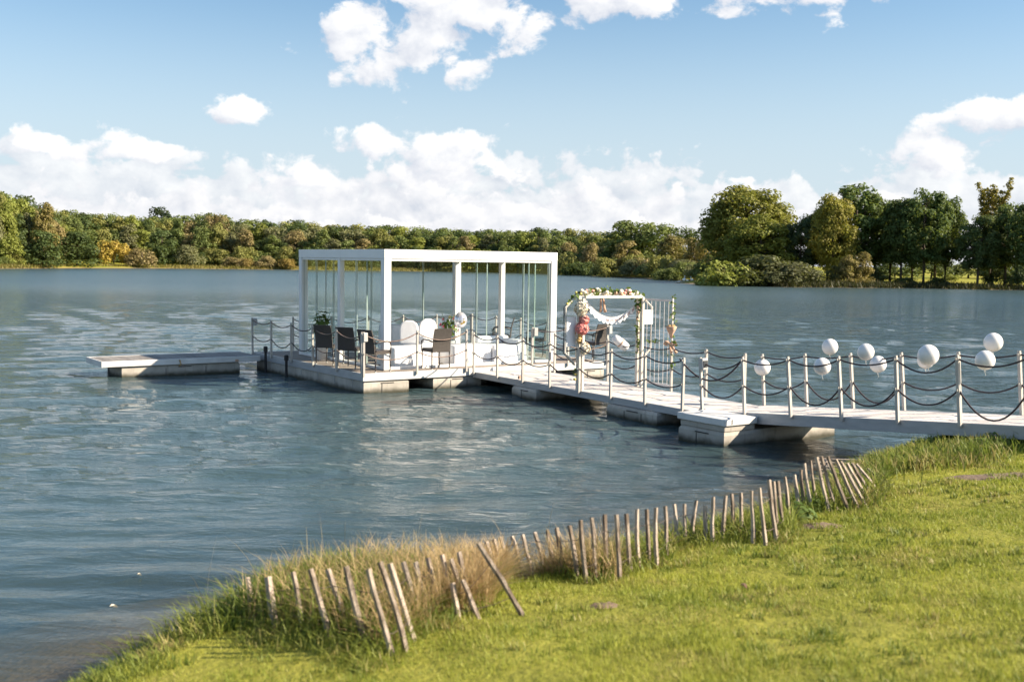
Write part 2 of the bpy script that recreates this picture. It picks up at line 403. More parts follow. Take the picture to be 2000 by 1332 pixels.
# ------------------------------------------------------------------ ground and water
LAKE = np.array([(-7, 0), (-3.7, 4.4), (-2.75, 6.6), (-2.42, 7.3), (-2.2, 7.9), (-1.95, 8.3), (-1.5, 8.6), (-.9, 8.72), (-.4, 8.7), (0, 8.75), (.3, 9.0), (.7, 9.4), (1.2, 9.8), (1.7, 10.3),
                 (2.2, 10.8), (2.7, 11.5), (3.2, 12.3), (3.9, 13.4), (4.9, 14.9), (6.2, 15.9), (7.6, 16.3), (9.5, 15.4), (12, 15.8), (20, 18), (45, 26), (95, 45), (130, 90), (112, 134), (70, 147), (54, 151), (44, 149), (36, 147), (29, 158),
                 (24, 167), (27.5, 173), (31, 185), (28, 203), (22, 235), (13, 268), (-5, 290), (-27, 294), (-61, 296), (-78, 292), (-94, 284), (-104, 262), (-109, 235), (-140, 205), (-200, 130), (-190, 40), (-90, -12), (-20, -6)], float)


def lake_sd(x, y):
    """signed distance to the shore: positive on land"""
    x = np.asarray(x, float); y = np.asarray(y, float)
    best = np.full(x.shape, 1e9); inside = np.zeros(x.shape, bool)
    for (ax, ay), (bx, by) in zip(LAKE, np.roll(LAKE, -1, 0)):
        ex, ey = bx - ax, by - ay
        t = np.clip(((x - ax) * ex + (y - ay) * ey) / (ex * ex + ey * ey), 0, 1)
        best = np.minimum(best, np.hypot(x - ax - t * ex, y - ay - t * ey))
        cr = (ay > y) != (by > y)
        with np.errstate(divide='ignore', invalid='ignore'):
            inside ^= cr & (x < (bx - ax) * (y - ay) / (by - ay) + ax)
    return np.where(inside, -best, best)


def sstep(a, b, x):
    t = np.clip((x - a) / (b - a), 0, 1); return t * t * (3 - 2 * t)


def rough_h(x, y):
    return (np.sin(x * 1.7 + y * .9) * np.sin(y * 1.3 - x * .6) * .6 + np.sin(x * 4.1 - y * 3.2) * np.sin(y * 3.7 + x * 1.9) * .4)


def ground_z(x, y):
    s = lake_sd(x, y); r = np.hypot(x, y); far = sstep(40, 90, r)
    land_near = .40 * sstep(-.15, .75, s) + .102 * np.clip(s, 0, 8) + .02 * rough_h(x, y) * sstep(.3, 1.5, s) + .27 * np.exp(-(((x - 7.3) / 1.0) ** 2 + ((y - 14.6) / .8) ** 2)) * sstep(0, .6, s)
    land_far = .32 * sstep(-.3, 2.5, s) + .012 * np.clip(s, 0, 120) + 4.0 * np.exp(-(((x + 150) / 45) ** 2 + ((y - 290) / 60) ** 2)) * sstep(0, 25, s)
    land = land_near * (1 - far) + land_far * far
    bed = -(.20 * np.clip(-s, 0, 3) + .45 * np.clip(-s - 3, 0, 6))
    return np.where(s > 0, np.maximum(land, 0.004), bed)


def gz(x, y): return float(ground_z(np.array([x]), np.array([y]))[0])


def polar(radii, az):
    A, Rr = np.meshgrid(az, radii); x = (np.sin(A) * Rr).ravel(); y = (np.cos(A) * Rr).ravel()
    n, k = len(az), len(radii)
    i, j = np.meshgrid(np.arange(k - 1), np.arange(n), indexing='ij'); j2 = (j + 1) % n
    q = np.stack([i * n + j, (i + 1) * n + j, (i + 1) * n + j2, i * n + j2], -1).reshape(-1, 4)[:, ::-1]
    return x, y, q


def make_ground():
    rad = np.concatenate([[.05], np.geomspace(.8, 4, 24)[:-1], np.geomspace(4, 22, 190)[:-1], np.geomspace(22, 100, 40)[:-1], np.geomspace(100, 420, 120)[:-1], np.geomspace(420, 6000, 25)])
    az = np.radians(np.concatenate([np.arange(-36, 36, .3), np.arange(36, 324, 4.0)]))
    x, y, q = polar(rad, az)
    o = put('ground', np_mesh('ground', np.stack([x, y, ground_z(x, y)], 1), q, groundmat(), True))
    tag(o, kind='structure')
    rad = np.concatenate([np.geomspace(5, 90, 480)[:-1], np.geomspace(90, 420, 60)])
    az = np.radians(np.concatenate([np.arange(-30, 30, .16), np.arange(30, 330, 3.0)]))
    x, y, q = polar(rad, az); r = np.hypot(x, y); dr = r * .0061
    rng = np.random.default_rng(5); z = np.zeros_like(x)
    for k in range(34):
        lam = float(np.exp(rng.uniform(np.log(.32), np.log(2.3)))); th = math.radians(rng.normal(97, 24)); ph = rng.uniform(0, 6.28)
        slope = .036 * rng.uniform(.6, 1.3)
        calm = .45 + .55 * sstep(9, 18, r) if lam < .8 else .75 + .25 * sstep(8, 16, r)
        warp = .25 * np.sin(x * .31 + k) + .22 * np.sin(y * .27 + 2 * k)
        group = .55 + .45 * np.sin(x * .23 * (1 + .1 * (k % 5)) + y * .19 + 1.7 * k)
        z += slope * lam / 6.283 * sstep(3.0, 5.0, lam / dr) * calm * group * np.sin(6.283 / lam * (x * math.cos(th) + y * math.sin(th)) + ph + warp)
    for lam, th, sl in ((.55, 99, .05), (.82, 94, .055), (.68, 104, .035)):        # long ripples running to the bank
        t = math.radians(th)
        z += sl * lam / 6.283 * (1 - sstep(11, 19, r)) * (.6 + .4 * np.sin(x * .7 + y * .5 + lam * 9)) * np.sin(6.283 / lam * (x * math.cos(t) + y * math.sin(t)) + .8 * np.sin(x * .5 + lam * 5) + .5 * np.sin(x * 1.3 - y * .8))
    me = np_mesh('lake_water', np.stack([x, y, z], 1), q, watermat(), True)
    at = me.attributes.new('depth', 'FLOAT', 'POINT'); at.data.foreach_set('value', np.clip(-ground_z(x, y), 0, 5).astype(np.float32))
    o = put('lake_water', me); tag(o, kind='structure')


make_ground()


# ------------------------------------------------------------------ trees
def leaf_quads(cen, nor, size, rng):
    n = len(cen); nor = nor / np.linalg.norm(nor, axis=1, keepdims=True)
    t = np.cross(nor, rng.normal(size=(n, 3))); t /= np.linalg.norm(t, axis=1, keepdims=True) + 1e-9
    b = np.cross(nor, t); s = size * rng.uniform(.6, 1.3, (n, 1))
    v = np.stack([cen - t * s * .62, cen - b * s * .42 + nor * s * .12, cen + t * s * .62, cen + b * s * .42 + nor * s * .12], 1).reshape(-1, 3)
    return v, np.arange(4 * n).reshape(-1, 4)


def crown_mesh(name, seed, lobes, per, size, flat=.35, fill=.25):
    rng = np.random.default_rng(seed); C = []; N = []
    for (cx, cy, cz, lr) in lobes:
        d = rng.normal(size=(per, 3)); d /= np.linalg.norm(d, axis=1, keepdims=True)
        d[:, 2] = np.where((d[:, 2] < -.3) & (rng.random(per) < .6), -d[:, 2], d[:, 2])
        rr = lr * np.where(rng.random(per) < fill, rng.uniform(.2, .8, per), rng.uniform(.82, 1.1, per))
        C.append(np.array([cx, cy, cz]) + d * rr[:, None] * np.array([1, 1, .85])); N.append(d + rng.normal(size=(per, 3)) * .45 + np.array([0, 0, flat]))
    v, q = leaf_quads(np.concatenate(C), np.concatenate(N), size, rng)
    return np_mesh(name, v, q, M['leaf'])


def ell_lobes(seed, n, rx, rz, cz, lr, shape='round'):
    rng = np.random.default_rng(seed); out = []
    for k in range(n):
        d = rng.normal(size=3); d /= np.linalg.norm(d); rad = rng.uniform(.45, 1.0) ** .5
        x, y, z = d[0] * rx * rad, d[1] * rx * rad, d[2] * rz * rad
        if shape == 'cone': w = 1.15 - .75 * (z + rz) / (2 * rz); x *= w; y *= w
        if shape == 'dome': z = abs(z)
        out.append((x, y, cz + z, rng.uniform(*lr)))
    return out


def trunk_mesh(name, seed, h, r, limbs, spread, lean=.25):
    rng = random.Random(seed); mb = MB()
    path = [(0, 0, -.4)] + [(lean * rng.uniform(-1, 1) * t, lean * rng.uniform(-1, 1) * t, h * t) for t in (.2, .45, .7, 1.0)]
    mb.tube(path, [r * 1.25, r, r * .8, r * .55, r * .2], 7)
    for k in range(limbs):
        t = rng.uniform(.3, .85); a = rng.uniform(0, 6.28); L = spread * rng.uniform(.6, 1.0); z = h * t
        mb.tube([(0, 0, z), (math.cos(a) * L * .5, math.sin(a) * L * .5, z + L * .45), (math.cos(a) * L, math.sin(a) * L, z + L * .7)], [r * .42, r * .28, r * .08], 5)
    return mb.mesh(name, M['bark'], True)


PROTO = {}
for i in range(4):      # broad crowns, 12 m high
    PROTO['broad', i] = (crown_mesh('crown', 10 + i, ell_lobes(10 + i, 46, 3.6, 4.6, 6.6, (1.0, 1.75)), 85, .46), trunk_mesh('trunk', i, 9.5, .24, 7, 2.8), 12.0, 4.4)
for i in range(3):      # slender crowns, 12 m high
    PROTO['slim', i] = (crown_mesh('crown', 30 + i, ell_lobes(30 + i, 34, 1.75, 5.0, 6.4, (.75, 1.2)), 85, .40), trunk_mesh('trunk', 20 + i, 11, .2, 6, 1.4), 12.0, 2.5)
for i in range(3):      # shrubs to the ground, 4 m high
    PROTO['shrub', i] = (crown_mesh('crown', 50 + i, ell_lobes(50 + i, 34, 2.3, 2.5, .6, (.65, 1.05), 'dome'), 85, .26, .5), trunk_mesh('trunk', 40 + i, 2.6, .1, 5, 1.5), 4.0, 3.1)
for i in range(3):      # conical willows to the ground, 8 m high
    PROTO['cone', i] = (crown_mesh('crown', 70 + i, ell_lobes(70 + i, 40, 2.3, 3.2, 4.0, (.7, 1.15), 'cone') + [(1.9 * math.cos(j * .9), 1.9 * math.sin(j * .9), .6 + .3 * (j % 2), .95) for j in range(7)], 85, .30, .5), trunk_mesh('trunk', 60 + i, 6.5, .14, 6, 1.6), 8.0, 3.0)
for i in range(3):      # airy lakeside trees with bare trunks, 13 m high
    lo = ell_lobes(90 + i, 96, 3.6, 4.9, 7.6, (.65, 1.15))
    lo += [(x * .8, y * .8, 3.2 + abs(z - 7.9) * .25, r * .8) for (x, y, z, r) in ell_lobes(190 + i, 18, 3.6, 4.7, 7.9, (.5, .9))]
    PROTO['airy', i] = (crown_mesh('crown', 90 + i, lo, 90, .34, .3, .35), trunk_mesh('trunk', 80 + i, 12, .21, 14, 3.0, .35), 13.0, 4.3)
for i in range(2):      # large dense crown to low down, 13 m high
    PROTO['dense', i] = (crown_mesh('crown', 120 + i, ell_lobes(120 + i, 150, 4.3, 5.6, 6.4, (.8, 1.4)), 120, .32, .3), trunk_mesh('trunk', 100 + i, 10.5, .28, 9, 3.0), 13.0, 5.0)
lo = []
for k in range(9):      # fan of upright poplar stems
    a = -0.20 + .05 * k + .02 * math.sin(k * 5.1); rk = random.Random(k)
    for t in range(30 + rk.randrange(-5, 4)): lo.append((a * (2 + t * .40) + rk.uniform(-.25, .25), .7 * math.sin(k * 2.1) + rk.uniform(-.3, .3), 3.0 + t * .36 + rk.uniform(-.2, .2), rk.uniform(.28, .52)))
PROTO['fan', 0] = (crown_mesh('crown', 140, lo, 34, .28, .2, .5), trunk_mesh('trunk', 140, 9, .22, 9, 2.2), 14.0, 3.6)

for key, (cr_, tk_, h_, r_) in list(PROTO.items()):      # true extents of each crown
    co = np.empty(len(cr_.vertices) * 3, np.float32); cr_.vertices.foreach_get('co', co); co = co.reshape(-1, 3)
    PROTO[key] = (cr_, tk_, float(np.percentile(co[:, 2], 99.3)), float(np.percentile(np.hypot(co[:, 0], co[:, 1]), 94)))


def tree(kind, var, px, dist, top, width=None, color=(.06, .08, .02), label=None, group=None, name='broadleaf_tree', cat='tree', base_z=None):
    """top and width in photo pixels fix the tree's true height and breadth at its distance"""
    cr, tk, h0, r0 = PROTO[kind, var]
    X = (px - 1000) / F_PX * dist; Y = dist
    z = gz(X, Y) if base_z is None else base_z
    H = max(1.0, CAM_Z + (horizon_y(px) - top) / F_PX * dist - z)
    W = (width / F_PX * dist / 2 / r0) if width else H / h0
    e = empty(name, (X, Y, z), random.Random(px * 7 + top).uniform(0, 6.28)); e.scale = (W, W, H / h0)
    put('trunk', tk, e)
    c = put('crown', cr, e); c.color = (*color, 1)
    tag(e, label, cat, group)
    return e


OLIVE, DARK, MID, GOLD, TAN, LIME, GREY = (.200, .198, .058), (.070, .098, .032), (.135, .165, .050), (.36, .265, .055), (.245, .195, .088), (.205, .228, .050), (.170, .172, .082)
SKY = [(-120, 370), (0, 376), (40, 384), (80, 400), (120, 416), (160, 414), (200, 424), (240, 418), (280, 428), (345, 426), (400, 420), (435, 418), (470, 430), (506, 432), (548, 434), (590, 434), (624, 437), (680, 441),
       (760, 442), (850, 449), (920, 451), (960, 447), (1010, 452), (1050, 446), (1100, 450), (1180, 456), (1200, 452)]
SHORE_D = [(-120, 225), (0, 240), (150, 282), (300, 300), (560, 304), (800, 300), (1000, 288), (1090, 275), (1200, 262)]
lerp = lambda tab, x: float(np.interp(x, [a for a, b in tab], [b for a, b in tab]))


def far_wood():
    rng = random.Random(11)
    tints = [OLIVE, OLIVE, MID, MID, MID, DARK, LIME, LIME, GREY, TAN]
    def region(x):
        if x < 130: return 'on the left hill'
        if x < 585: return 'left of the pavilion'
        if x < 1090: return 'above the pavilion roof'
        return 'right of the pavilion'
    word = {OLIVE: 'olive', MID: 'green', DARK: 'dark', TAN: 'tan', LIME: 'lime', GREY: 'grey'}
    shape = {'broad': 'broad tree', 'slim': 'slender tree', 'cone': 'conical tree', 'shrub': 'undergrowth bush'}
    ordi = ['leftmost', 'second', 'third', 'fourth', 'fifth', 'sixth', 'seventh', 'eighth', 'ninth', 'tenth', 'eleventh', 'twelfth', 'thirteenth', 'fourteenth', 'fifteenth', 'sixteenth']
    rows = (('rear', ['broad'], [DARK, MID, MID, OLIVE], (26, 34), (-3, 5), (25, 33), None, {'broad': (56, 74)}),
            ('middle', ['broad', 'slim', 'broad', 'slim'], tints, (15, 21), (1, 14), (20, 27), None, {'broad': (48, 64), 'slim': (32, 42)}),
            ('front', ['slim', 'slim', 'broad', 'cone', 'cone'], tints, (7, 11), (12, 42), (21, 29), None, {'broad': (44, 56), 'slim': (30, 40), 'cone': (36, 46)}),
            ('foot', ['shrub'], [DARK, DARK, MID, OLIVE], (1.5, 5), None, (17, 25), (482, 506), {'shrub': (40, 60)}))
    seen = {}
    for row, kinds, cols, deep, under, step, tops, wid in rows:
        x = -90
        while x < 1235:
            t = rng.choice(cols); k = rng.choice(kinds); f = rng.uniform(.85, 1.15)
            top = lerp(SKY, x) + rng.uniform(*under) if under else rng.uniform(*tops)
            key = (row, t, k, region(x)); seen[key] = seen.get(key, -1) + 1
            lab = '%s %s %s, %s row of far wood %s' % (ordi[min(seen[key], 15)], word[t], shape[k], row, region(x))
            tree(k, rng.randrange(3), x, lerp(SHORE_D, x) + rng.uniform(*deep), top, rng.uniform(*wid[k]), tuple(c * f for c in t), lab, '%s row of the far wood' % row,
                 'woodland_bush' if k == 'shrub' else 'woodland_tree', 'bush' if k == 'shrub' else 'tree')
            x += rng.uniform(*step)


far_wood()
S = 'solitary'
SPECIAL = [  # kind, variant, x, distance, top, width, colour, label, name, category
    ('cone', 0, 88, 262, 400, 52, (.20, .165, .055), 'pale tan-leaved slender tree standing out on the left wooded hill', 'autumn_tree', 'tree'),
    ('cone', 1, 84, 252, 452, 70, DARK, 'dark green cone-shaped tree at the water below the left hill', 'broadleaf_tree', 'tree'),
    ('cone', 2, 150, 268, 454, 78, DARK, 'broad dark green tree beside the golden bush on the left shore', 'broadleaf_tree', 'tree'),
    ('cone', 0, 20, 246, 462, 52, LIME, 'yellow-green tree at the left edge beside the grassy shore', 'broadleaf_tree', 'tree'),
    ('broad', 1, 315, 345, 407, 62, (.028, .045, .02), 'dark rounded oak crown rising above the left skyline', 'oak_tree', 'tree'),
    ('broad', 2, 262, 312, 431, 44, LIME, 'bright yellow-green tree left of the dark oak crown', 'broadleaf_tree', 'tree'),
    ('shrub', 0, 222, 284, 472, 62, GOLD, 'golden-yellow autumn bush on the left shore', 'autumn_bush', 'bush'),
    ('shrub', 1, 277, 284, 486, 58, TAN, 'tan rounded bush beside the golden-yellow bush', 'autumn_bush', 'bush'),
    ('cone', 1, 316, 296, 452, 62, DARK, 'dark green bushy tree right of the tan rounded bush', 'broadleaf_tree', 'tree'),
    ('shrub', 2, 368, 296, 480, 62, GREY, 'grey-green round willow bush on the left shore', 'willow_bush', 'bush'),
    ('shrub', 0, 455, 298, 503, 42, TAN, 'leftmost of the tan shore bushes left of the pavilion', 'shore_bush', 'bush'),
    ('shrub', 1, 485, 298, 505, 34, (0.250, 0.180, 0.060), 'second tan shore bush left of the pavilion', 'shore_bush', 'bush'),
    ('shrub', 2, 520, 298, 500, 38, TAN, 'tallest of the tan shore bushes left of the pavilion', 'shore_bush', 'bush'),
    ('shrub', 0, 558, 298, 506, 44, (0.260, 0.185, 0.055), 'tan shore bush nearest the pavilion corner', 'shore_bush', 'bush'),
    # right of the pavilion, stepping towards us
    ('broad', 0, 1235, 268, 434, 110, MID, 'broad dome-topped oak right of the pavilion skyline', 'oak_tree', 'tree'),
    ('broad', 3, 1282, 262, 440, 84, MID, 'second dome-topped oak beside the broad one', 'oak_tree', 'tree'),
    ('broad', 2, 1335, 240, 447, 70, DARK, 'dark tree between the oaks and the big yellowing tree', 'broadleaf_tree', 'tree'),
    ('cone', 0, 1150, 258, 476, 40, TAN, 'small tan willow just right of the pavilion roof', 'willow_tree', 'tree'),
    ('shrub', 1, 1108, 258, 496, 46, OLIVE, 'olive bush at the pavilion roof corner', 'shore_bush', 'bush'),
    ('shrub', 0, 1130, 250, 512, 62, DARK, 'dark low bush at the water right of the pavilion', 'shore_bush', 'bush'),
    ('cone', 1, 1222, 236, 472, 58, (.20, .16, .06), 'large tan willow dome on the shore beyond the arch', 'willow_tree', 'tree'),
    ('shrub', 2, 1180, 232, 504, 66, OLIVE, 'olive bush left of the large tan willow', 'shore_bush', 'bush'),
    ('shrub', 1, 1240, 226, 508, 60, GREY, 'grey-green bush below the large tan willow', 'shore_bush', 'bush'),
    ('cone', 2, 1310, 222, 462, 74, (.17, .145, .05), 'tan-green willow behind the flower arch', 'willow_tree', 'tree'),
    ('shrub', 0, 1288, 214, 500, 64, OLIVE, 'olive bush in front of the tan-green willow', 'shore_bush', 'bush'),
    ('cone', 0, 1378, 204, 442, 40, (.24, .19, .055), 'bright tan pointed willow left of the big yellowing tree', 'willow_tree', 'tree'),
    ('cone', 1, 1352, 208, 466, 52, (.17, .14, .05), 'tan willow beside the bright pointed one', 'willow_tree', 'tree'),
    ('shrub', 2, 1330, 200, 508, 70, GREY, 'grey-green bush behind the sandy spit', 'shore_bush', 'bush'),
    ('shrub', 1, 1385, 186, 500, 70, MID, 'mid-green bush between spit and big yellowing tree', 'shore_bush', 'bush'),
    ('shrub', 0, 1300, 196, 524, 60, MID, 'low green bush at the tip behind the sandy spit', 'shore_bush', 'bush'),
    ('broad', 1, 1400, 232, 430, 60, DARK, 'dark tree behind the left flank of the big yellowing tree', 'broadleaf_tree', 'tree'),
    # the big tree and the headland
    ('dense', 0, 1452, 178, 371, 168, (0.182, 0.182, 0.038), 'big tall yellowing tree with domed crown right of centre', 'big_tree', 'tree'),
    ('dense', 1, 1482, 168, 424, 132, (0.162, 0.176, 0.035), 'lower yellow-green tree in front of the big domed one', 'broadleaf_tree', 'tree'),
    ('broad', 3, 1405, 182, 418, 66, MID, 'left shoulder tree of the big yellowing tree', 'broadleaf_tree', 'tree'),
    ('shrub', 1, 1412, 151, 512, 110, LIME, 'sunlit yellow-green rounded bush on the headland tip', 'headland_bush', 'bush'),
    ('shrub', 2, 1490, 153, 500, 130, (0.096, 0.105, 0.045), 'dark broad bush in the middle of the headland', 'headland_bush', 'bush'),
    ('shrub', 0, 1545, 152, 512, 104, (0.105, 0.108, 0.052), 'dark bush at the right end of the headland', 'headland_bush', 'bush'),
    ('shrub', 1, 1450, 150, 528, 90, (0.070, 0.080, 0.022), 'low dark bush at the water under the headland', 'headland_bush', 'bush'),
    ('shrub', 0, 1515, 150, 530, 84, (0.096, 0.105, 0.049), 'second low dark bush at the water under the headland', 'headland_bush', 'bush'),
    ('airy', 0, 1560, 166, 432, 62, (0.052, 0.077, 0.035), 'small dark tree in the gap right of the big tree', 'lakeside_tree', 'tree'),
    ('dense', 0, 1622, 164, 388, 92, (0.223, 0.203, 0.038), 'tree with golden crown among the dark lakeside trees', 'broadleaf_tree', 'tree'),
    ('airy', 1, 1612, 172, 404, 66, (0.052, 0.079, 0.032), 'dark tree just left of the golden crown', 'lakeside_tree', 'tree'),
    ('airy', 2, 1664, 168, 368, 112, (0.084, 0.123, 0.035), 'tall dark tree behind the golden crown', 'lakeside_tree', 'tree'),
    ('airy', 0, 1704, 170, 386, 70, (0.081, 0.116, 0.035), 'tall dark tree right of the golden crown', 'lakeside_tree', 'tree'),
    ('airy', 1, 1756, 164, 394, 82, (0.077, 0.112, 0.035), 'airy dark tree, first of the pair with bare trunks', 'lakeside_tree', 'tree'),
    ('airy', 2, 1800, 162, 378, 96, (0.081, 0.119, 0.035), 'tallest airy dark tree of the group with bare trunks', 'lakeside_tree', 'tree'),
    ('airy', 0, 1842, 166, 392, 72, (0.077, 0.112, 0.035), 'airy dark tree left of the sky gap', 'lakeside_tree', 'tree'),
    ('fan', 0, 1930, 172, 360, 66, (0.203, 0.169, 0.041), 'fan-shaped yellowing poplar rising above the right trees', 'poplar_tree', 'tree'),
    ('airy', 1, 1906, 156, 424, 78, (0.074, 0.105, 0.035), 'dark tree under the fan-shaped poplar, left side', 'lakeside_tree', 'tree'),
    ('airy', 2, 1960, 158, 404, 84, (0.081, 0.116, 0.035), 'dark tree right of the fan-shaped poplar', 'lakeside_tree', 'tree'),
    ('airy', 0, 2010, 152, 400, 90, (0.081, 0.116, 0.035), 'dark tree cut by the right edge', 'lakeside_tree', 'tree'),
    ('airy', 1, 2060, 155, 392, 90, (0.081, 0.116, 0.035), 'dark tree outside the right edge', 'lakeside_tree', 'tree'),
    ('cone', 2, 1652, 153, 500, 44, (.19, .155, .055), 'tan feathery willow left of the bare trunks', 'willow_bush', 'bush'),
    ('cone', 0, 1680, 154, 494, 44, (.20, .16, .055), 'second tan feathery willow left of the bare trunks', 'willow_bush', 'bush'),
    ('cone', 1, 1628, 154, 520, 40, (.12, .12, .04), 'low olive bush beside the feathery willows', 'willow_bush', 'bush'),
    ('shrub', 2, 1590, 156, 528, 46, MID, 'green bush at the foot of the small dark tree', 'shore_bush', 'bush'),
    ('shrub', 0, 1722, 176, 538, 40, LIME, 'sunlit lime bush in the meadow left of the trunks', 'meadow_bush', 'bush'),
    ('shrub', 1, 1855, 178, 536, 34, LIME, 'sunlit lime bush in the meadow under the sky gap', 'meadow_bush', 'bush'),
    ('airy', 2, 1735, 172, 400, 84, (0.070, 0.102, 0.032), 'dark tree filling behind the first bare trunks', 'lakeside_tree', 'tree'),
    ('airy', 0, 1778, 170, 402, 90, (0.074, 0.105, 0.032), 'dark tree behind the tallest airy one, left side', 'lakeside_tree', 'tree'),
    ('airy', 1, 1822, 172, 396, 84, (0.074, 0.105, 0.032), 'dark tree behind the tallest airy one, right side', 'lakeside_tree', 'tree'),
    ('airy', 2, 1584, 172, 420, 70, (0.060, 0.088, 0.032), 'dark tree left behind the golden crown', 'lakeside_tree', 'tree'),
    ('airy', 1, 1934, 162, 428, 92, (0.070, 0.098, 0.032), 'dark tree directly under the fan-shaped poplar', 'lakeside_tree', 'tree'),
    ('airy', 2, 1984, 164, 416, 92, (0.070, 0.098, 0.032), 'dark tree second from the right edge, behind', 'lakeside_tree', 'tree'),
    ('shrub', 1, 1745, 196, 512, 90, (0.088, 0.114, 0.035), 'dark hedge bush beyond the meadow, left of the trunks', 'hedge_bush', 'bush'),
    ('shrub', 0, 1815, 204, 508, 96, (0.088, 0.114, 0.035), 'dark hedge bush beyond the meadow, behind the trunks', 'hedge_bush', 'bush'),
    ('shrub', 2, 1888, 206, 512, 90, (0.105, 0.123, 0.035), 'dark hedge bush beyond the meadow, under the sky gap', 'hedge_bush', 'bush'),
    ('shrub', 1, 1965, 200, 508, 96, (0.088, 0.114, 0.035), 'dark hedge bush beyond the meadow, at the right edge', 'hedge_bush', 'bush'),
    ('shrub', 1, 1690, 164, 522, 60, (0.079, 0.096, 0.035), 'dark bush behind the feathery willows', 'shore_bush', 'bush'),
    ('shrub', 0, 1765, 158, 545, 40, (0.070, 0.096, 0.032), 'low dark bush between bare trunks, left one', 'shore_bush', 'bush'),
    ('shrub', 2, 1828, 158, 543, 44, (0.070, 0.096, 0.032), 'low dark bush between bare trunks, right one', 'shore_bush', 'bush'),
    ('shrub', 2, 1950, 160, 528, 60, (0.052, 0.077, 0.028), 'dark bush at the foot of the right-hand trees', 'shore_bush', 'bush'),
    ('shrub', 0, 2000, 150, 520, 56, (0.052, 0.077, 0.028), 'dark bush at the right edge by the water', 'shore_bush', 'bush'),
]
rr0 = random.Random(77); cnt = 0
for x in range(1100, 1420, 17):        # willow scrub stepping along the shore behind the arch
    dd = float(np.interp(x, [1100, 1200, 1290, 1340, 1420], [268, 242, 210, 192, 172])) + rr0.uniform(3, 8)
    wrd, cl = [('olive', OLIVE), ('tan', TAN), ('green', MID), ('grey', GREY)][cnt % 4]; nth = ['first', 'second', 'third', 'fourth', 'fifth', 'sixth'][cnt // 4]; cnt += 1
    SPECIAL.append(('shrub', cnt % 3, x, dd, int(rr0.uniform(496, 518)), rr0.uniform(46, 66), cl, '%s %s willow scrub from the left on the shore behind the arch' % (nth, wrd), 'willow_scrub', 'bush'))
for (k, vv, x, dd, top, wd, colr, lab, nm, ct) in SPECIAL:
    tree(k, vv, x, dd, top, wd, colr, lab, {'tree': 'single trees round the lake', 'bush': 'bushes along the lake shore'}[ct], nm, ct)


def blades(name, pts, h, w, bend, mat, seed, segs=1, up=1.0):
    """grass: each blade a tapering strip standing on the ground"""
    rng = np.random.default_rng(seed); n = len(pts)
    a = rng.uniform(0, 2 * np.pi, n); side = np.stack([np.cos(a), np.sin(a), np.zeros(n)], 1)
    b = a + np.pi / 2 + rng.normal(0, .5, n); lean = np.stack([np.cos(b), np.sin(b), np.zeros(n)], 1)
    bd = (bend * rng.uniform(.2, 1.3, n))[:, None]; h = h[:, None]; w = w[:, None]
    V = []
    for k in range(segs + 1):
        t = k / (segs + .0)
        c = pts + lean * h * bd * t * t + np.array([0, 0, 1.0]) * h * (t - .35 * np.minimum(bd, 1.2) * t * t)
        if k < segs: V += [c - side * w * (1 - .55 * t), c + side * w * (1 - .55 * t)]
        else: V.append(c)
    m = len(V); v = np.stack(V, 1).reshape(-1, 3); base = np.arange(n)[:, None] * m
    tris = []
    for k in range(segs):
        i = 2 * k
        if k < segs - 1: tris += [(i, i + 1, i + 3), (i, i + 3, i + 2)]
        else: tris += [(i, i + 1, i + 2)]
    q = np.concatenate([base + np.array(t)[None, :] for t in tris], 0)
    o = put(name, np_mesh(name, v, q, mat)); return o


rng = np.random.default_rng(3)
x = rng.uniform(-60, 1080, 5200); d = np.interp(x, [a for a, b in SHORE_D], [b for a, b in SHORE_D]); X = (x - 1000) / F_PX * d
sdv = lake_sd(X, d); keep = np.ones(len(x), bool)
P = []
for it in range(5):
    off = rng.uniform(-14, 2, len(x)); yy = d + off; xx = (x - 1000) / F_PX * yy; s = lake_sd(xx, yy); k = (s > .2) & (s < 5)
    P.append(np.stack([xx[k], yy[k], ground_z(xx[k], yy[k])], 1))
P = np.concatenate(P); o = blades('shore_reeds', P, rng.uniform(.35, 1.0, len(P)), rng.uniform(.07, .14, len(P)), .4, M['reed'], 4, 1)
tag(o, 'pale yellow-green reeds and rough grass along the far left shore', 'reeds', kind='stuff')
xx = rng.uniform(30, 90, 60000); yy = rng.uniform(130, 170, 60000); s = lake_sd(xx, yy); k = (s > -.1) & (s < 3.0); xx, yy = xx[k], yy[k]
o = blades('shade_rushes', np.stack([xx, yy, ground_z(xx, yy)], 1), rng.uniform(.35, .95, len(xx)), rng.uniform(.06, .12, len(xx)), .4, M['shade_rush'], 5, 1)  # added strip of blades, its dark colour painting the bank's shade
tag(o, 'added rushes coloured dark to give the right far shore its shade', 'reeds', kind='stuff')


# ------------------------------------------------------------------ floating platform
A_PL = math.radians(34.6)
PL0 = Vector((-3.14, 23.10, 0)); PW, PD, DZ = 6.64, 6.20, 0.43
E1 = Vector((math.cos(A_PL), math.sin(A_PL), 0)); E2 = Vector((-math.sin(A_PL), math.cos(A_PL), 0))


def pl(u, v, z=DZ): return PL0 + E1 * u + E2 * v + Vector((0, 0, z))


def u_of(px, v):
    """distance along the platform front for a photo column, at depth v"""
    k = (px - 1000) / F_PX; p = PL0 + E2 * v
    return (k * p.y - p.x) / (E1.x - k * E1.y)


POST_ME = MB().box((0, 0, .46), (.043, .043, .92)).box((0, 0, .935), (.036, .036, .03)).box((0, -.034, .90), (.02, .02, .03)).box((0, -.034, .49), (.02, .02, .03)).mesh('railing_post', M['post'])


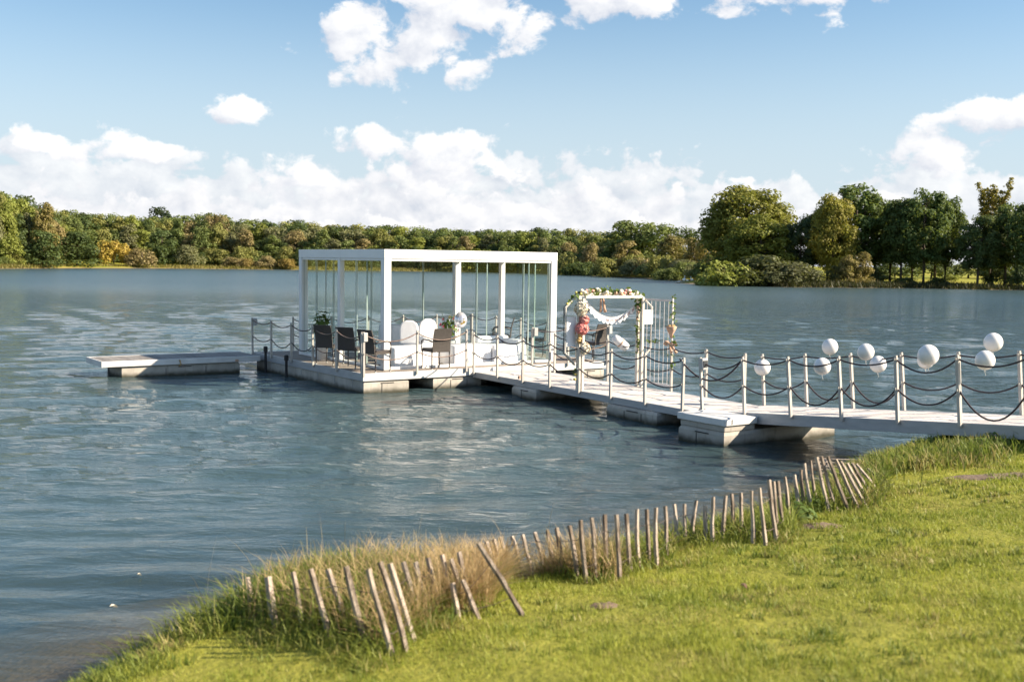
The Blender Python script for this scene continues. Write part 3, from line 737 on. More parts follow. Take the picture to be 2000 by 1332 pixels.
def sag(a, b, s, n=12):
    a, b = Vector(a), Vector(b)
    return [a.lerp(b, i / n) - Vector((0, 0, s * 4 * (i / n) * (1 - i / n))) for i in range(n + 1)]


def railing(par, posts, z, mats, sags, skip=(), box=(), r=.0125):
    """posts (x, y) in the parent's frame; two ropes hang in every bay but those skipped"""
    rr = random.Random(len(posts) * 13 + int(posts[0][0] * 10))
    for i, (x, y) in enumerate(posts):
        p = put('railing_post', POST_ME, par, (x, y, z), (rr.uniform(-.012, .012), rr.uniform(-.014, .014), rr.uniform(-.1, .1)))
        if i in box:
            b = MB().box((0, 0, 0), (.10, .13, .19)).build('lamp_box', M['box_grey'], p, bevel=.01); b.location = (.06, 0, .84)
            l = MB().box((0, 0, 0), (.012, .09, .11)).build('lamp_lens', M['lens_dark'], p); l.location = (.117, 0, .84)
    for i in range(len(posts) - 1):
        if i in skip: continue
        a, b = posts[i], posts[i + 1]; mt = mats[i % len(mats)]
        for h, sg in ((.90, sags[0]), (.49, sags[1])):
            s = (sg[i % len(sg)] if isinstance(sg, (list, tuple)) else sg) * rr.uniform(.85, 1.2)
            MB().tube(sag((a[0], a[1], z + h), (b[0], b[1], z + h), s), r, 6).build('rope', mt, par, True)


def boards(par, name, mat, lo, hi, z, pitch, along='x', th=.032, gap=.011):
    """deck boards, each one an object; they share one mesh"""
    rr = random.Random(int(z * 1000) + int(hi[0] * 10))
    if along == 'x':
        n = round((hi[1] - lo[1]) / pitch); w = (hi[1] - lo[1]) / n; me = MB().box((0, 0, 0), (hi[0] - lo[0], w - gap, th)).mesh(name, mat)
        for i in range(n): put(name, me, par, ((lo[0] + hi[0]) / 2, lo[1] + w * (i + .5), z - th / 2 + rr.uniform(-.002, .002)))
    else:
        n = round((hi[0] - lo[0]) / pitch); w = (hi[0] - lo[0]) / n; me = MB().box((0, 0, 0), (hi[1] - lo[1], w - gap, th)).mesh(name, mat)
        for i in range(n): put(name, me, par, (lo[0] + w * (i + .5), (lo[1] + hi[1]) / 2, z - th / 2 + rr.uniform(-.002, .002)), (0, 0, math.pi / 2))


def concrete_float(par, lo, hi, z0, z1, name='float_block'):
    """concrete pontoon with chamfered rim and a vertical joint"""
    mb = MB(); x0, y0 = lo; x1, y1 = hi; c = .03
    ring = lambda d, z: [(x0 + d, y0 + d, z), (x1 - d, y0 + d, z), (x1 - d, y1 - d, z), (x0 + d, y1 - d, z)]
    for r in (ring(.0, z0), ring(0, z1 - .05), ring(c, z1)): mb.v += r
    mb.f += [(0, 3, 2, 1), (8, 9, 10, 11)]
    for k in (0, 4):
        for a, b in ((0, 1), (1, 2), (2, 3), (3, 0)): mb.f.append((k + a, k + b, k + b + 4, k + a + 4))
    o = mb.build(name, M['concrete'], par)
    L = x1 - x0
    j = MB()
    for t in ((.36, .7) if L > 1.2 else (.4,)): j.box((x0 + L * t, y0 - .001, (z0 + z1) / 2 - .03), (.012, .01, z1 - z0 - .08))
    j.box((x0 + L * .52, y0 - .001, z1 - .055), (min(.32, L * .3), .012, .018))
    j.build('joint_slot', M['rubber'], o)
    return o


def make_platform():
    e = empty('floating_platform', PL0, A_PL)
    tag(e, 'square floating platform with brown boards, pale rim and rope railing under the pavilion', 'platform')
    boards(e, 'deck_board', M['plank_brown'], (.05, .05), (PW - .05, PD - .05), DZ, .145)
    b = .048
    MB().span((0, 0, DZ - .16), (PW, b, DZ + .004)).build('front_beam', M['beam_white'], e, bevel=.006)
    MB().span((0, PD - b, DZ - .16), (PW, PD, DZ + .004)).build('back_beam', M['beam_white'], e)
    MB().span((0, b, DZ - .16), (b, PD - b, DZ + .002)).build('side_beam', M['beam_grey'], e)
    MB().span((PW - b, b, DZ - .16), (PW, PD - b, DZ + .002)).build('side_beam', M['beam_white'], e)
    MB().span((.06, .06, DZ - .10), (PW - .06, PD - .06, DZ - .04)).build('subframe', M['beam_grey'], e)
    # floats: one run along the left side, short ones along the front, open black bays between
    MB().span((.03, .1, -.35), (1.12, 6.1, DZ - .164)).build('float_block', M['concrete'], e, bevel=.03)
    for (a, c) in ((1.12 + .62, 3.0), (3.9, 4.5), (5.75, 6.6)):
        concrete_float(e, (a, .04), (c, 1.15), -.35, DZ - .166)
    concrete_float(e, (.03, .035), (1.12, .095), -.35, DZ - .165)
    for (a, c) in ((1.6, 3.0), (4.2, 6.5)): concrete_float(e, (a, 4.9), (c, 6.1), -.35, DZ - .166)
    s = MB()
    for k in range(7): s.box((-.004, .5 + k * .9, DZ - .25), (.012, .012, .16))
    s.build('side_joint', M['box_grey'], e)
    # railing round the edge
    left = [(.0 - .028, v) for v in (.0, 1.24, 2.48, 3.72, 4.96, 6.2)]
    railing(e, left, DZ - .06, [M['rope_tan'], M['rope_tan'], M['rope_dark']], (.10, [.13, .13, .15, .2]), box=(0, 5))
    railing(e, [(.0, -.03), (1.29, -.03), (2.56, -.03)], DZ - .06, [M['rope_tan']], (.15, .16))
    railing(e, [(4.42, .04), (5.43, -.03), (PW, -.03)], DZ - .06, [M['rope_dark'], M['rope_tan']], (.08, .1), box=(0, 2))
    railing(e, [(PW + .03, v) for v in (.0, 1.24, 2.48, 3.72, 4.96, 6.2)], DZ - .06, [M['rope_dark']], (.12, .16))
    railing(e, [(u, PD + .03) for u in (1.1, 2.2, 3.3, 4.4, 5.5, PW)], DZ - .06, [M['rope_dark']], (.14, [.18, .3]))
    for v, z0, z1 in ((5.15, -.4, .62), (3.85, -.4, .50)):
        p = MB().tube([(-.10, v, z0), (-.10, v, z1)], .035, 8).build('mooring_pole', M['rubber'], e)
        MB().lathe([(.03, 0), (.055, .01), (.055, .12), (.03, .14)], (-.10, v, z1 - .10), 10).build('pole_cap', M['rubber'], p)
    return e


make_platform()


def make_jetty():
    e = empty('side_jetty', pl(0, 5.42, 0), A_PL)
    tag(e, 'low grey boarded jetty on a concrete float at the left of the platform', 'jetty')
    boards(e, 'deck_board', M['plank_grey'], (-3.92, .05), (-.14, 1.38), DZ - .03, .145, 'y')
    MB().span((-3.95, -.01, DZ - .16), (-.13, .045, DZ - .026)).build('front_beam', M['beam_white'], e, bevel=.006)
    MB().span((-3.95, 1.385, DZ - .16), (-.13, 1.44, DZ - .026)).build('back_beam', M['beam_white'], e)
    MB().span((-3.99, -.01, DZ - .16), (-3.952, 1.44, DZ - .024)).build('end_beam', M['beam_white'], e)
    MB().span((-3.9, .06, DZ - .12), (-.16, 1.37, DZ - .07)).build('subframe', M['beam_grey'], e)
    concrete_float(e, (-3.52, .05), (-.65, 1.33), -.35, DZ - .165)
    MB().tube([(-3.75, .3, -.4), (-3.75, .3, DZ - .12)], .014, 6).build('anchor_rod', M['rubber'], e)
    MB().tube([(-2.18, -.03, DZ - .05), (-2.15, -.045, DZ - .16), (-2.2, -.04, DZ - .2)], .016, 6).build('mooring_line', M['straw'], e, True)
    MB().box((-.75, -.02, DZ - .12), (.08, .03, .05)).build('rusty_cleat', M['burlap'], e)


make_jetty()

# ------------------------------------------------------------------ walkway and gangway
A_W = math.radians(-57.3); W0 = Vector((-.90, 24.70, 0)); WZ, WW, WL = .35, 1.58, 7.52
WD = Vector((math.cos(A_W), math.sin(A_W), 0)); WN = Vector((-math.sin(A_W), math.cos(A_W), 0))


def wk(s, n, z=0.0): return W0 + WD * s + WN * n + Vector((0, 0, WZ + z))


def make_walkway():
    e = empty('floating_walkway', W0, A_W)
    tag(e, 'straight pale boarded walkway on three concrete floats leading to the platform', 'walkway')
    boards(e, 'deck_board', M['plank_pale'], (.0, .042), (WL, WW - .042), WZ, .145, 'y')
    MB().span((-.02, 0, WZ - .125), (WL, .04, WZ + .004)).build('side_beam', M['beam_grey'], e, bevel=.005)
    MB().span((-.02, WW - .04, WZ - .125), (WL, WW, WZ + .004)).build('side_beam', M['beam_grey'], e, bevel=.005)
    MB().span((0, .05, WZ - .10), (WL - .02, WW - .05, WZ - .04)).build('subframe', M['beam_grey'], e)
    concrete_float(e, (1.8, -.07), (2.72, WW + .05), -.35, WZ - .13)
    concrete_float(e, (5.12, -.09), (6.55, WW + .1), -.35, WZ - .13)
    near = [(.14 + k * 1.0, -.03) for k in range(8)]
    railing(e, near, WZ - .05, [M['rope_dark']], (.09, [.11, .12, .10, .13]))
    far = [(s, WW + .03) for s in (.95, 1.93, 2.92, 3.9, 4.96, 5.95, 6.95)]
    railing(e, far, WZ - .05, [M['rope_dark']], (.07, [.12, .09]), box=())
    MB().box((1.9, .06, WZ + .05), (.06, .06, .06)).build('cable_socket', M['burlap'], e)


make_walkway()
A_G, SL_G = math.radians(-55.6), math.radians(4.9)
G0 = Vector((3.23, 18.284, .387))


def make_gangway():
    e = empty('gangway', G0, A_G, -SL_G)
    tag(e, 'pale boarded gangway sloping up to the bank at the right edge', 'gangway')
    L, w = 7.6, 1.52
    boards(e, 'deck_board', M['plank_pale'], (.02, .042), (L, w - .042), 0, .145, 'y')
    MB().span((0, 0, -.17), (L, .04, .004)).build('side_beam', M['beam_grey'], e, bevel=.005)
    MB().span((0, w - .04, -.17), (L, w, .004)).build('side_beam', M['beam_grey'], e, bevel=.005)
    MB().span((.02, .05, -.12), (L - .02, w - .05, -.04)).build('subframe', M['beam_grey'], e)
    MB().box((-.05, .02, -.02), (.10, .06, .10)).build('hinge_bracket', M['rubber'], e)
    near = [(.0 + .96 * k, -.03) for k in range(8)]
    railing(e, near, -.05, [M['rope_dark']], ([.16, .09, .09, .09], [.2, .13, .24, .26, .22, .42]), box=(0,))
    far = [(-.083 + .96 * k, w + .03) for k in range(8)]
    railing(e, far, -.05, [M['rope_dark']], ([.05, .04, .05], [.14, .30, .30, .12]))
    MB().tube(sag((-.5, -.03, .88), (.96, -.03, .86), .36), .0145, 6).build('slack_rope', M['rope_dark'], e, True)
    return e


make_gangway()


def make_pontoon():
    e = empty('landing_pontoon', (G0.x, G0.y, 0), A_G)
    tag(e, 'long concrete pontoon with lidded end lying across under the gangway', 'pontoon')
    concrete_float(e, (.2, -.74), (1.22, 1.86), -.35, .235)
    mb = MB().span((.215, -.725, .236), (1.205, -.045, .335)); mb.build('raised_end', M['concrete'], e, bevel=.02)
    MB().span((.18, -.765, .337), (1.24, -.03, .445)).build('lid', M['beam_white'], e, bevel=.012)
    MB().span((1.236, -.6, .36), (1.246, -.59, .44)).build('lid_joint', M['rubber'], e)


make_pontoon()

# ------------------------------------------------------------------ pavilion
PV_U0, PV_U1, PV_V0, PV_V1, PH = .75, 5.46, .49, 5.07, 2.64


def make_pavilion():
    o = pl(PV_U0, PV_V0, DZ + .004); e = empty('glass_pavilion', o, A_PL)
    tag(e, 'white cube pavilion with flat roof and frameless glass walls on the platform', 'pavilion')
    w, d = PV_U1 - PV_U0, PV_V1 - PV_V0; p = .17; fh = .20
    r = MB().span((.05, .05, PH - .06), (w - .05, d - .05, PH - .015)).build('roof', M['white'], e)
    for k in range(22):
        MB().box((w / 2, .2 + k * (d - .4) / 21, PH - .09), (w - .36, .15, .03)).build('louvre', M['white'], r)
    for (lo, hi) in (((0, 0), (w, .06)), ((0, d - .06), (w, d)), ((0, .06), (.06, d - .06)), ((w - .06, .06), (w, d - .06))):
        MB().span((*lo, PH - fh), (*hi, PH)).build('fascia', M['white'], e, bevel=.006)
    for (lo, hi) in (((.02, .02), (w - .02, .12)), ((.02, d - .12), (w - .02, d - .02)), ((.02, .12), (.12, d - .12)), ((w - .12, .12), (w - .02, d - .12))):
        MB().span((*lo, PH - fh - .05), (*hi, PH - fh - .004)).build('head_rail', M['white'], e)
        MB().span((*lo, .0), (*hi, .055)).build('sill_rail', M['white'], e)
    for (x, y) in ((.003, .003), (w - p - .003, .003), (.003, d - p - .003), (w - p - .003, d - p - .003)):
        MB().span((x, y, 0), (x + p, y + p, PH - fh - .002)).build('corner_post', M['white'], e, bevel=.006)
    for x in (.008, w - .13):
        MB().span((x, d / 2 - .06, .0), (x + .12, d / 2 + .06, PH - fh - .003)).build('mid_post', M['white'], e, bevel=.005)
    z0, z1 = .056, PH - fh - .052
    def pane(a, b, off):
        """one glass leaf between two plan points, with its polished edges"""
        a, b = Vector((*a, 0)), Vector((*b, 0)); t = (b - a).normalized(); nn = Vector((-t.y, t.x, 0))
        a, b = a + nn * off, b + nn * off; rot = Matrix.Rotation(math.atan2(t.y, t.x), 3, 'Z')
        g = MB().box(((a + b) / 2 + Vector((0, 0, (z0 + z1) / 2))), ((b - a).length, .010, z1 - z0), rot).build('glass_pane', M['glass'], e)
        for q in (a, b): MB().box(q + Vector((0, 0, (z0 + z1) / 2)), (.014, .014, z1 - z0), rot).build('pane_edge', M['glass_edge'], g)
    for x in (.07, w - .07):                     # two bays of three leaves on the side walls
        for y0, y1 in ((p + .02, d / 2 - .07), (d / 2 + .07, d - p - .02)):
            cut = [0, .36, .62, 1.0] if x < 1 else [0, .30, .55, 1.0]
            for k in range(3): pane((x, y0 + (y1 - y0) * cut[k]), (x, y0 + (y1 - y0) * cut[k + 1] + .02), (.022 * (k % 2)))
    cut = [0, .17, .2, .42, .55, .78, 1]
    for k in range(6): pane((p + .02 + (w - 2 * p - .04) * cut[k], d - .07), (p + .02 + (w - 2 * p - .04) * cut[k + 1] + .02, d - .07), .022 * (k % 2))
    for k in range(2): pane((w - p - .02 - .62, .045 + .024 * k), (w - p - .04, .045 + .024 * k), 0)     # front leaves slid aside
    return e


make_pavilion()


# ------------------------------------------------------------------ chairs
def make_chair_meshes():
    d = {}
    back = MB(); n = 6
    for k in range(n + 1):
        t = k / n; z = .40 + .52 * t; y = -.235 - .10 * t * t
        for x in (-.225, .225): back.v += [(x, y, z), (x, y - .022, z)]
    for k in range(n):
        i = 4 * k; back.f += [(i, i + 2, i + 6, i + 4), (i + 1, i + 5, i + 7, i + 3), (i, i + 4, i + 5, i + 1), (i + 2, i + 3, i + 7, i + 6)]
    back.f += [(0, 1, 3, 2), (4 * n, 4 * n + 2, 4 * n + 3, 4 * n + 1)]
    d['backrest'] = back.mesh('backrest', M['wicker'])
    d['seat'] = MB().box((0, 0, .415), (.47, .47, .05)).mesh('seat', M['wicker'])
    d['seat_cushion'] = MB().box((0, .02, .455), (.42, .40, .03)).mesh('seat_cushion', M['chair_metal'])
    d['leg'] = MB().tube([(0, 0, 0), (0, 0, .40)], [.012, .017], 8).mesh('leg', M['chair_metal'], True)
    d['foot'] = MB().tube([(0, 0, 0), (0, 0, .03)], .018, 8).mesh('foot_cap', M['box_grey'], True)
    d['armrest'] = MB().tube([(0, -.24, .63), (0, -.1, .655), (0, .12, .66), (0, .2, .64), (0, .225, .59), (0, .22, .5), (0, .215, .40)], .017, 8).mesh('armrest', M['chair_metal'], True)
    return d


CH = make_chair_meshes()


def chair(pos, facing, label):
    e = empty('wicker_chair', pos, math.atan2(facing[1], facing[0]) - math.pi / 2)
    put('backrest', CH['backrest'], e); put('seat', CH['seat'], e); put('seat_cushion', CH['seat_cushion'], e)
    for x in (-.225, .225):
        for y in (-.225, .215):
            l = put('leg', CH['leg'], e, (x, y, 0)); put('foot_cap', CH['foot'], l, (0, 0, 0))
        put('armrest', CH['armrest'], e, (x * 1.04, 0, 0))
    tag(e, label, 'chair', 'brown wicker armchairs round the pavilion'); return e


zc = DZ + .001


def between(a, b, c, d):
    p = px_to(*a, DZ); q = px_to(*b, DZ); return (p + q) / 2


def at_px(px, v): return pl(u_of(px, v), v, zc)


cp = px_to(637, 713, DZ); cp.z = zc
chair(cp + Vector((.05, .22, 0)), (.38, .92), 'leftmost brown wicker armchair beside the left glass wall')
cp = px_to(680, 719.5, DZ); cp.z = zc
chair(cp + Vector((.05, .22, 0)), (.38, .92), 'middle brown wicker armchair of the three beside the left glass wall')
cp = px_to(721, 727, DZ); cp.z = zc
chair(cp + Vector((.12, .16, 0)), (.62, .78), 'brown wicker armchair by the near corner post of the pavilion')
cp = px_to(861, 722.2, DZ); cp.z = zc
chair(cp + E2 * .23, (-.56, .83), 'brown wicker armchair alone in front of the pavilion opening')
chair(pl(6.05, 2.1, zc), (-.95, .3), 'brown wicker armchair right of the pavilion, half behind its corner post')
cp = px_to(1163, 705, DZ); cp.z = zc
chair(cp + Vector((-.05, .2, 0)), (-.70, .71), 'brown wicker armchair seen through the flower arch')
chair(pl(5.95, 3.6, zc), (-1, .05), 'brown wicker armchair behind the right glass wall')


# ------------------------------------------------------------------ furniture inside
def draped(name, lo, hi, h, label, cat, folds=10):
    """cloth-covered block with a rippling skirt"""
    mb = MB(); x0, y0 = lo; x1, y1 = hi; per = []
    def edge(a, b, n):
        for k in range(n): per.append((a[0] + (b[0] - a[0]) * k / n, a[1] + (b[1] - a[1]) * k / n))
    nx, ny = max(8, int((x1 - x0) / .06)), max(8, int((y1 - y0) / .06))
    edge((x0, y0), (x1, y0), nx); edge((x1, y0), (x1, y1), ny); edge((x1, y1), (x0, y1), nx); edge((x0, y1), (x0, y0), ny)
    cx, cy = (x0 + x1) / 2, (y0 + y1) / 2; n = len(per)
    for z, out in ((0.01, .05), (h * .5, .03), (h - .02, .008), (h, -.01)):
        for k, (x, y) in enumerate(per):
            w = (math.sin(k * 1.9) * .5 + math.sin(k * .77 + 1) * .5) * out; f = 1 + (w + out * .4) / max(.3, math.hypot(x - cx, y - cy))
            mb.v.append((cx + (x - cx) * f, cy + (y - cy) * f, z))
    for r in range(3):
        for k in range(n): a, b = r * n + k, r * n + (k + 1) % n; mb.f.append((a, b, b + n, a + n))
    mb.f.append(tuple(3 * n + k for k in range(n)))
    e = empty(name, pl(0, 0, zc + .003), A_PL); mb.build('cloth_cover', M['cloth'], e, True); tag(e, label, cat); return e


ua, ub = u_of(770, .95), u_of(852, .95)
draped('draped_bench', (ua, .95), (ub, 1.75), .43, 'white cloth-covered bench behind the near corner of the pavilion', 'bench')
ua, ub = u_of(886, .8), u_of(958, .8)
draped('draped_table', (ua, .78), (ub, 1.55), .44, 'white cloth-covered low table beside the foil balloon', 'table')
ua, ub = u_of(962, .8), u_of(1024, .8)
e = draped('covered_sofa', (ua, .72), (min(ub, 5.2), 1.6), .42, 'white covered sofa by the right front corner of the pavilion', 'sofa')
MB().span((ua, 1.45, .42), (min(ub, 5.2), 1.62, .60)).build('sofa_back', M['cloth'], e, bevel=.05)
MB().span((min(ub, 5.2) - .22, .74, .42), (min(ub, 5.2), 1.44, .54)).build('sofa_arm', M['cloth'], e, bevel=.05)


def covered_chair(pos, ang, label, h=.98):
    e = empty('covered_chair', pos, ang); mb = MB(); n = 14
    def ring(z, hw, y0, y1):
        out = []
        for k in range(n):
            q = 2 * math.pi * k / n; c, s_ = math.cos(q), math.sin(q)
            out.append((hw * math.copysign(abs(c) ** .5, c), (y0 + y1) / 2 + (y1 - y0) / 2 * math.copysign(abs(s_) ** .5, s_), z))
        return out
    rows = [ring(.01, .27, -.27, .27), ring(.25, .25, -.25, .25), ring(.45, .235, -.24, .24), ring(.47, .22, -.24, .22)]
    for r in rows: mb.v += r
    for r in range(3):
        for k in range(n): a, b = r * n + k, r * n + (k + 1) % n; mb.f.append((a, b, b + n, a + n))
    mb.f.append(tuple(3 * n + k for k in range(n)))
    mb.build('skirt', M['cloth'], e, True)
    bk = MB(); rows = []
    for k in range(9):
        t = k / 8; hw = .225 * (max(0.02, 1 - max(0, (t - .5) / .52) ** 3)) ** .5; z = .46 + (h - .46) * t
        i = len(bk.v); bk.v += [(-hw, -.25 - .06 * t, z), (hw, -.25 - .06 * t, z), (hw, -.17 - .08 * t, z), (-hw, -.17 - .08 * t, z)]
        if k:
            for a, b in ((0, 1), (1, 2), (2, 3), (3, 0)): bk.f.append((i - 4 + a, i - 4 + b, i + b, i + a))
    bk.f.append((i, i + 1, i + 2, i + 3))
    bk.build('covered_back', M['cloth'], e, bevel=.03)
    tag(e, label, 'chair', 'white covered chairs in the pavilion')


covered_chair(at_px(798, 2.1), A_PL - .5, 'white covered chair nearest the near corner post inside the pavilion', 1.0)
covered_chair(at_px(828, 2.3), A_PL - .2, 'white covered chair in the middle of the three inside the pavilion', 1.02)
covered_chair(at_px(851, 2.7), A_PL + 1.4, 'white covered chair next to the red flowers inside the pavilion', 1.06)
draped('draped_counter', (u_of(766, 3.0), 3.0), (u_of(788, 3.0) + .1, 3.7), .80, 'white cloth-covered high table in the left rear of the pavilion', 'table')


def plant(name, pos, pot_h, pot_r, h, r, n, size, flowers, label, seed, pot_mat=None):
    e = empty(name, pos); rg = np.random.default_rng(seed)
    MB().lathe([(pot_r * .75, 0), (pot_r * .8, .01), (pot_r, pot_h * .96), (pot_r * 1.05, pot_h), (pot_r * .85, pot_h * .98)], n=14).build('pot', pot_mat or M['terracotta'], e, True)
    st = MB()
    for k in range(7):
        a = rg.uniform(0, 6.28); q = r * rg.uniform(.3, .9); st.tube([(0, 0, pot_h * .9), (q * .4 * math.cos(a), q * .4 * math.sin(a), pot_h + h * .5), (q * math.cos(a), q * math.sin(a), pot_h + h * rg.uniform(.75, 1))], .006, 5)
    st.build('stem', M['ivy'], e)
    t = rg.random(n); d_ = rg.normal(size=(n, 3)); d_ /= np.linalg.norm(d_, axis=1, keepdims=True)
    c = d_ * r * rg.uniform(.4, 1, (n, 1)) * np.array([1, 1, h / r * .5]) + np.array([0, 0, pot_h + h * .5])
    v, q = leaf_quads(c, d_ + np.array([0, 0, .6]), size, rg); put('foliage', np_mesh('foliage', v, q, M['ivy']), e)
    for (m_, k) in flowers:
        d_ = rg.normal(size=(k, 3)); d_ /= np.linalg.norm(d_, axis=1, keepdims=True); d_[:, 1] = -abs(d_[:, 1])
        c = d_ * r * 1.0 * np.array([1, 1, h / r * .5]) + np.array([0, 0, pot_h + h * .5])
        for j in range(k):
            fl = MB()
            for pnt in range(5):
                a = pnt * 1.257; b = Vector((math.cos(a), -.4, math.sin(a))) * .028; fl.poly([c[j], c[j] + np.array(b) + [.012, 0, 0], c[j] + np.array(b) * 1.4, c[j] + np.array(b) + [-.012, 0, .01]])
            fl.lathe([(.006, 0), (.014, .006), (.006, .014)], tuple(c[j]), 6)
            fl.build('blossom', m_, e)
    tag(e, label, 'plant'); return e


plant('flowering_plant', at_px(877, 2.2), .46, .17, .68, .23, 150, .075, ((M['petal_red'], 15), (M['petal_yellow'], 6)), 'potted plant full of red and yellow blooms inside the pavilion', 5)
plant('leafy_plant', at_px(627, 3.4), .40, .17, .80, .24, 90, .14, ((M['petal_red'], 1),), 'dark leafy pot plant behind the left glass wall', 6)


def balloon(name, pos, r, label, group=None, squash=1.0, mat=None):
    e = empty(name, pos); prof = []
    for k in range(15):
        t = math.pi * k / 14; prof.append((max(.004, r * math.sin(t) * (1 - .05 * math.cos(t) * -1)), -r * math.cos(t) * (1.06 if math.cos(t) > 0 else 1.0) * squash))
    MB().lathe(prof, n=22).build('skin', mat or M['balloon'], e, True)
    MB().lathe([(.012, 0), (.006, .012), (.010, .03)], (0, 0, -r * 1.06 * squash - .018), 8).build('knot', mat or M['balloon'], e)
    tag(e, label, 'balloon', group); return e


bl = balloon('foil_balloon', at_px(899, 1.35) + Vector((0, 0, 1.02)), .155, 'silver foil balloon with gold print beside the red flowers', squash=1.18, mat=M['foil'])
MB().tube([(0, 0, -.2), (.03, .02, -.45), (.0, .0, -.58)], .003, 4).build('string', M['box_grey'], bl)
for k, (dx, dz, s) in enumerate(((-.02, .02, .05), (.05, -.05, .06), (.06, .04, .035), (.0, -.09, .04))):
    MB().box((dx + .03, -.145 + abs(dx) * .25, dz), (s, .012, s * 1.2), Matrix.Rotation(.5 * k, 3, 'Y')).build('gold_print', M['gold'], bl)

BAL = [(1489, 717, 19.3, .142, 'white round balloon tied to a far railing post, leftmost of all'), (1606, 715, 16.4, .126, 'white balloon hanging from the near rope below its twin, second pair from left'),
       (1621, 677, 18.3, .132, 'white balloon floating above the rope, highest left of centre gangway'), (1691, 687, 15.7, .118, 'white balloon at the rope left of a lower hanging one'),
       (1715, 711, 17.3, .130, 'white balloon hanging low just right of its neighbour at the rope'), (1813, 693, 14.9, .141, 'largest white balloon covering another on the gangway rope'),
       (1808, 703, 16.5, .124, 'white balloon mostly hidden behind the largest one'), (1940, 668, 15.7, .132, 'white balloon floating highest near the right edge'), (1924, 703, 14.3, .126, 'white balloon hanging below the highest one near the right edge')]
for (x, y, d, r, lab) in BAL:
    b = balloon('white_balloon', px_at(x, y, d), r, lab, 'white balloons along the gangway railing')
    MB().tube([(0, 0, -r - .03), (.02, 0, -r - .08), (.0, .03, -r - .1)], .003, 4).build('string', M['box_grey'], b)


# ------------------------------------------------------------------ flower arch, gate and decorations (frame: s along the walkway, n across it)
AS = 4.0


def make_arch():
    e = empty('wedding_arch', wk(AS, 0, .002), A_W)
    tag(e, 'pale wedding arch with angled side wings standing over the walkway', 'arch')
    for n in (.05, 1.53):
        MB().span((-.035, n - .035, 0), (.035, n + .035, 1.86)).build('leg', M['arch'], e, bevel=.004)
        MB().span((.12, n - .025, 0), (.16, n + .025, 1.80)).build('rear_leg', M['arch'], e)
    MB().span((-.04, .09, 1.83), (.04, 1.49, 1.90)).build('top_beam', M['arch'], e)
    MB().span((.12, .09, 1.80), (.16, 1.49, 1.85)).build('rear_beam', M['arch'], e)
    for s, pts in ((-1, [(.02, 1.88), (-.28, 1.62), (-.28, .74), (-.03, .50)]), (1, [(1.56, 1.86), (1.88, 1.60), (1.86, .76), (1.62, .54)])):
        w = MB().tube([(0, a, b) for a, b in pts], .024, 6).build('wing_frame', M['arch'], e)
        MB().tube([(-.03, a + s * .012, b) for a, b in pts], .013, 6).build('edge_rope', M['rope_dark'], w)
        if s < 0: MB().span((.0, -.25, .86), (.012, -.03, 1.44)).build('wing_panel', M['cloth'], e)
    MB().span((.0, 1.60, 1.26), (.014, 1.90, 1.55)).build('blank_sign', M['cloth'], e)
    return e


make_arch()


def make_gate():
    e = empty('metal_gate', wk(AS + .06, 1.60, .06), A_W)
    tag(e, 'tall open gate leaf of thin vertical bars beside the wedding arch', 'gate')
    L, H = .90, 1.76
    for s in (0, L): MB().span((s - .015, -.015, 0), (s + .015, .015, H)).build('stile', M['gate'], e)
    for z in (.04, H - .05): MB().span((.02, -.012, z - .015), (L - .02, .012, z + .02)).build('rail', M['gate'], e)
    for k in range(6): MB().tube([(.13 + k * .13, 0, .07), (.13 + k * .13, 0, H - .07)], .0065, 6).build('bar', M['gate'], e)
    return e


make_gate()


def leaf_run(pts, per, spread, size, seed, name, label, cat='garland', mat=None, blooms=()):
    """ivy or foliage strung along a path"""
    e = empty(name, pts[0]); rg = np.random.default_rng(seed); o = Vector(pts[0]); C = []
    seg = [(Vector(a), Vector(b)) for a, b in zip(pts, pts[1:])]
    for a, b in seg:
        k = max(2, int((b - a).length * per)); t = rg.random(k)
        cl = .5 + .5 * np.sin(t * (b - a).length * 17 + seed)      # leaves bunch together
        C.append(np.array(a - o) + t[:, None] * np.array(b - a) + rg.normal(size=(k, 3)) * spread * (.35 + cl[:, None]))
    C = np.concatenate(C); v, q = leaf_quads(C, rg.normal(size=C.shape) + np.array([.6, -1.0, .5]), size, rg)
    put('leaves', np_mesh('leaves', v, q, mat or M['ivy']), e)['kind'] = 'stuff'
    MB().tube([Vector(p) - o for p in pts], .007, 5).build('stem', M['wire'], e)
    for (m_, k, s_) in blooms:
        for j in range(k):
            a, b = seg[rg.integers(len(seg))]; p = a.lerp(b, float(rg.random())) - o + Vector(rg.normal(size=3) * spread * .7) + Vector((0, -.03, 0))
            MB().lathe([(s_ * .3, -s_ * .7), (s_ * .9, -s_ * .3), (s_, .1 * s_), (s_ * .55, s_ * .7)], p, 8, lambda q_, k_: 1 + .18 * math.sin(5 * q_ + k_)).build('bloom', m_, e, True)
    tag(e, label, cat); return e


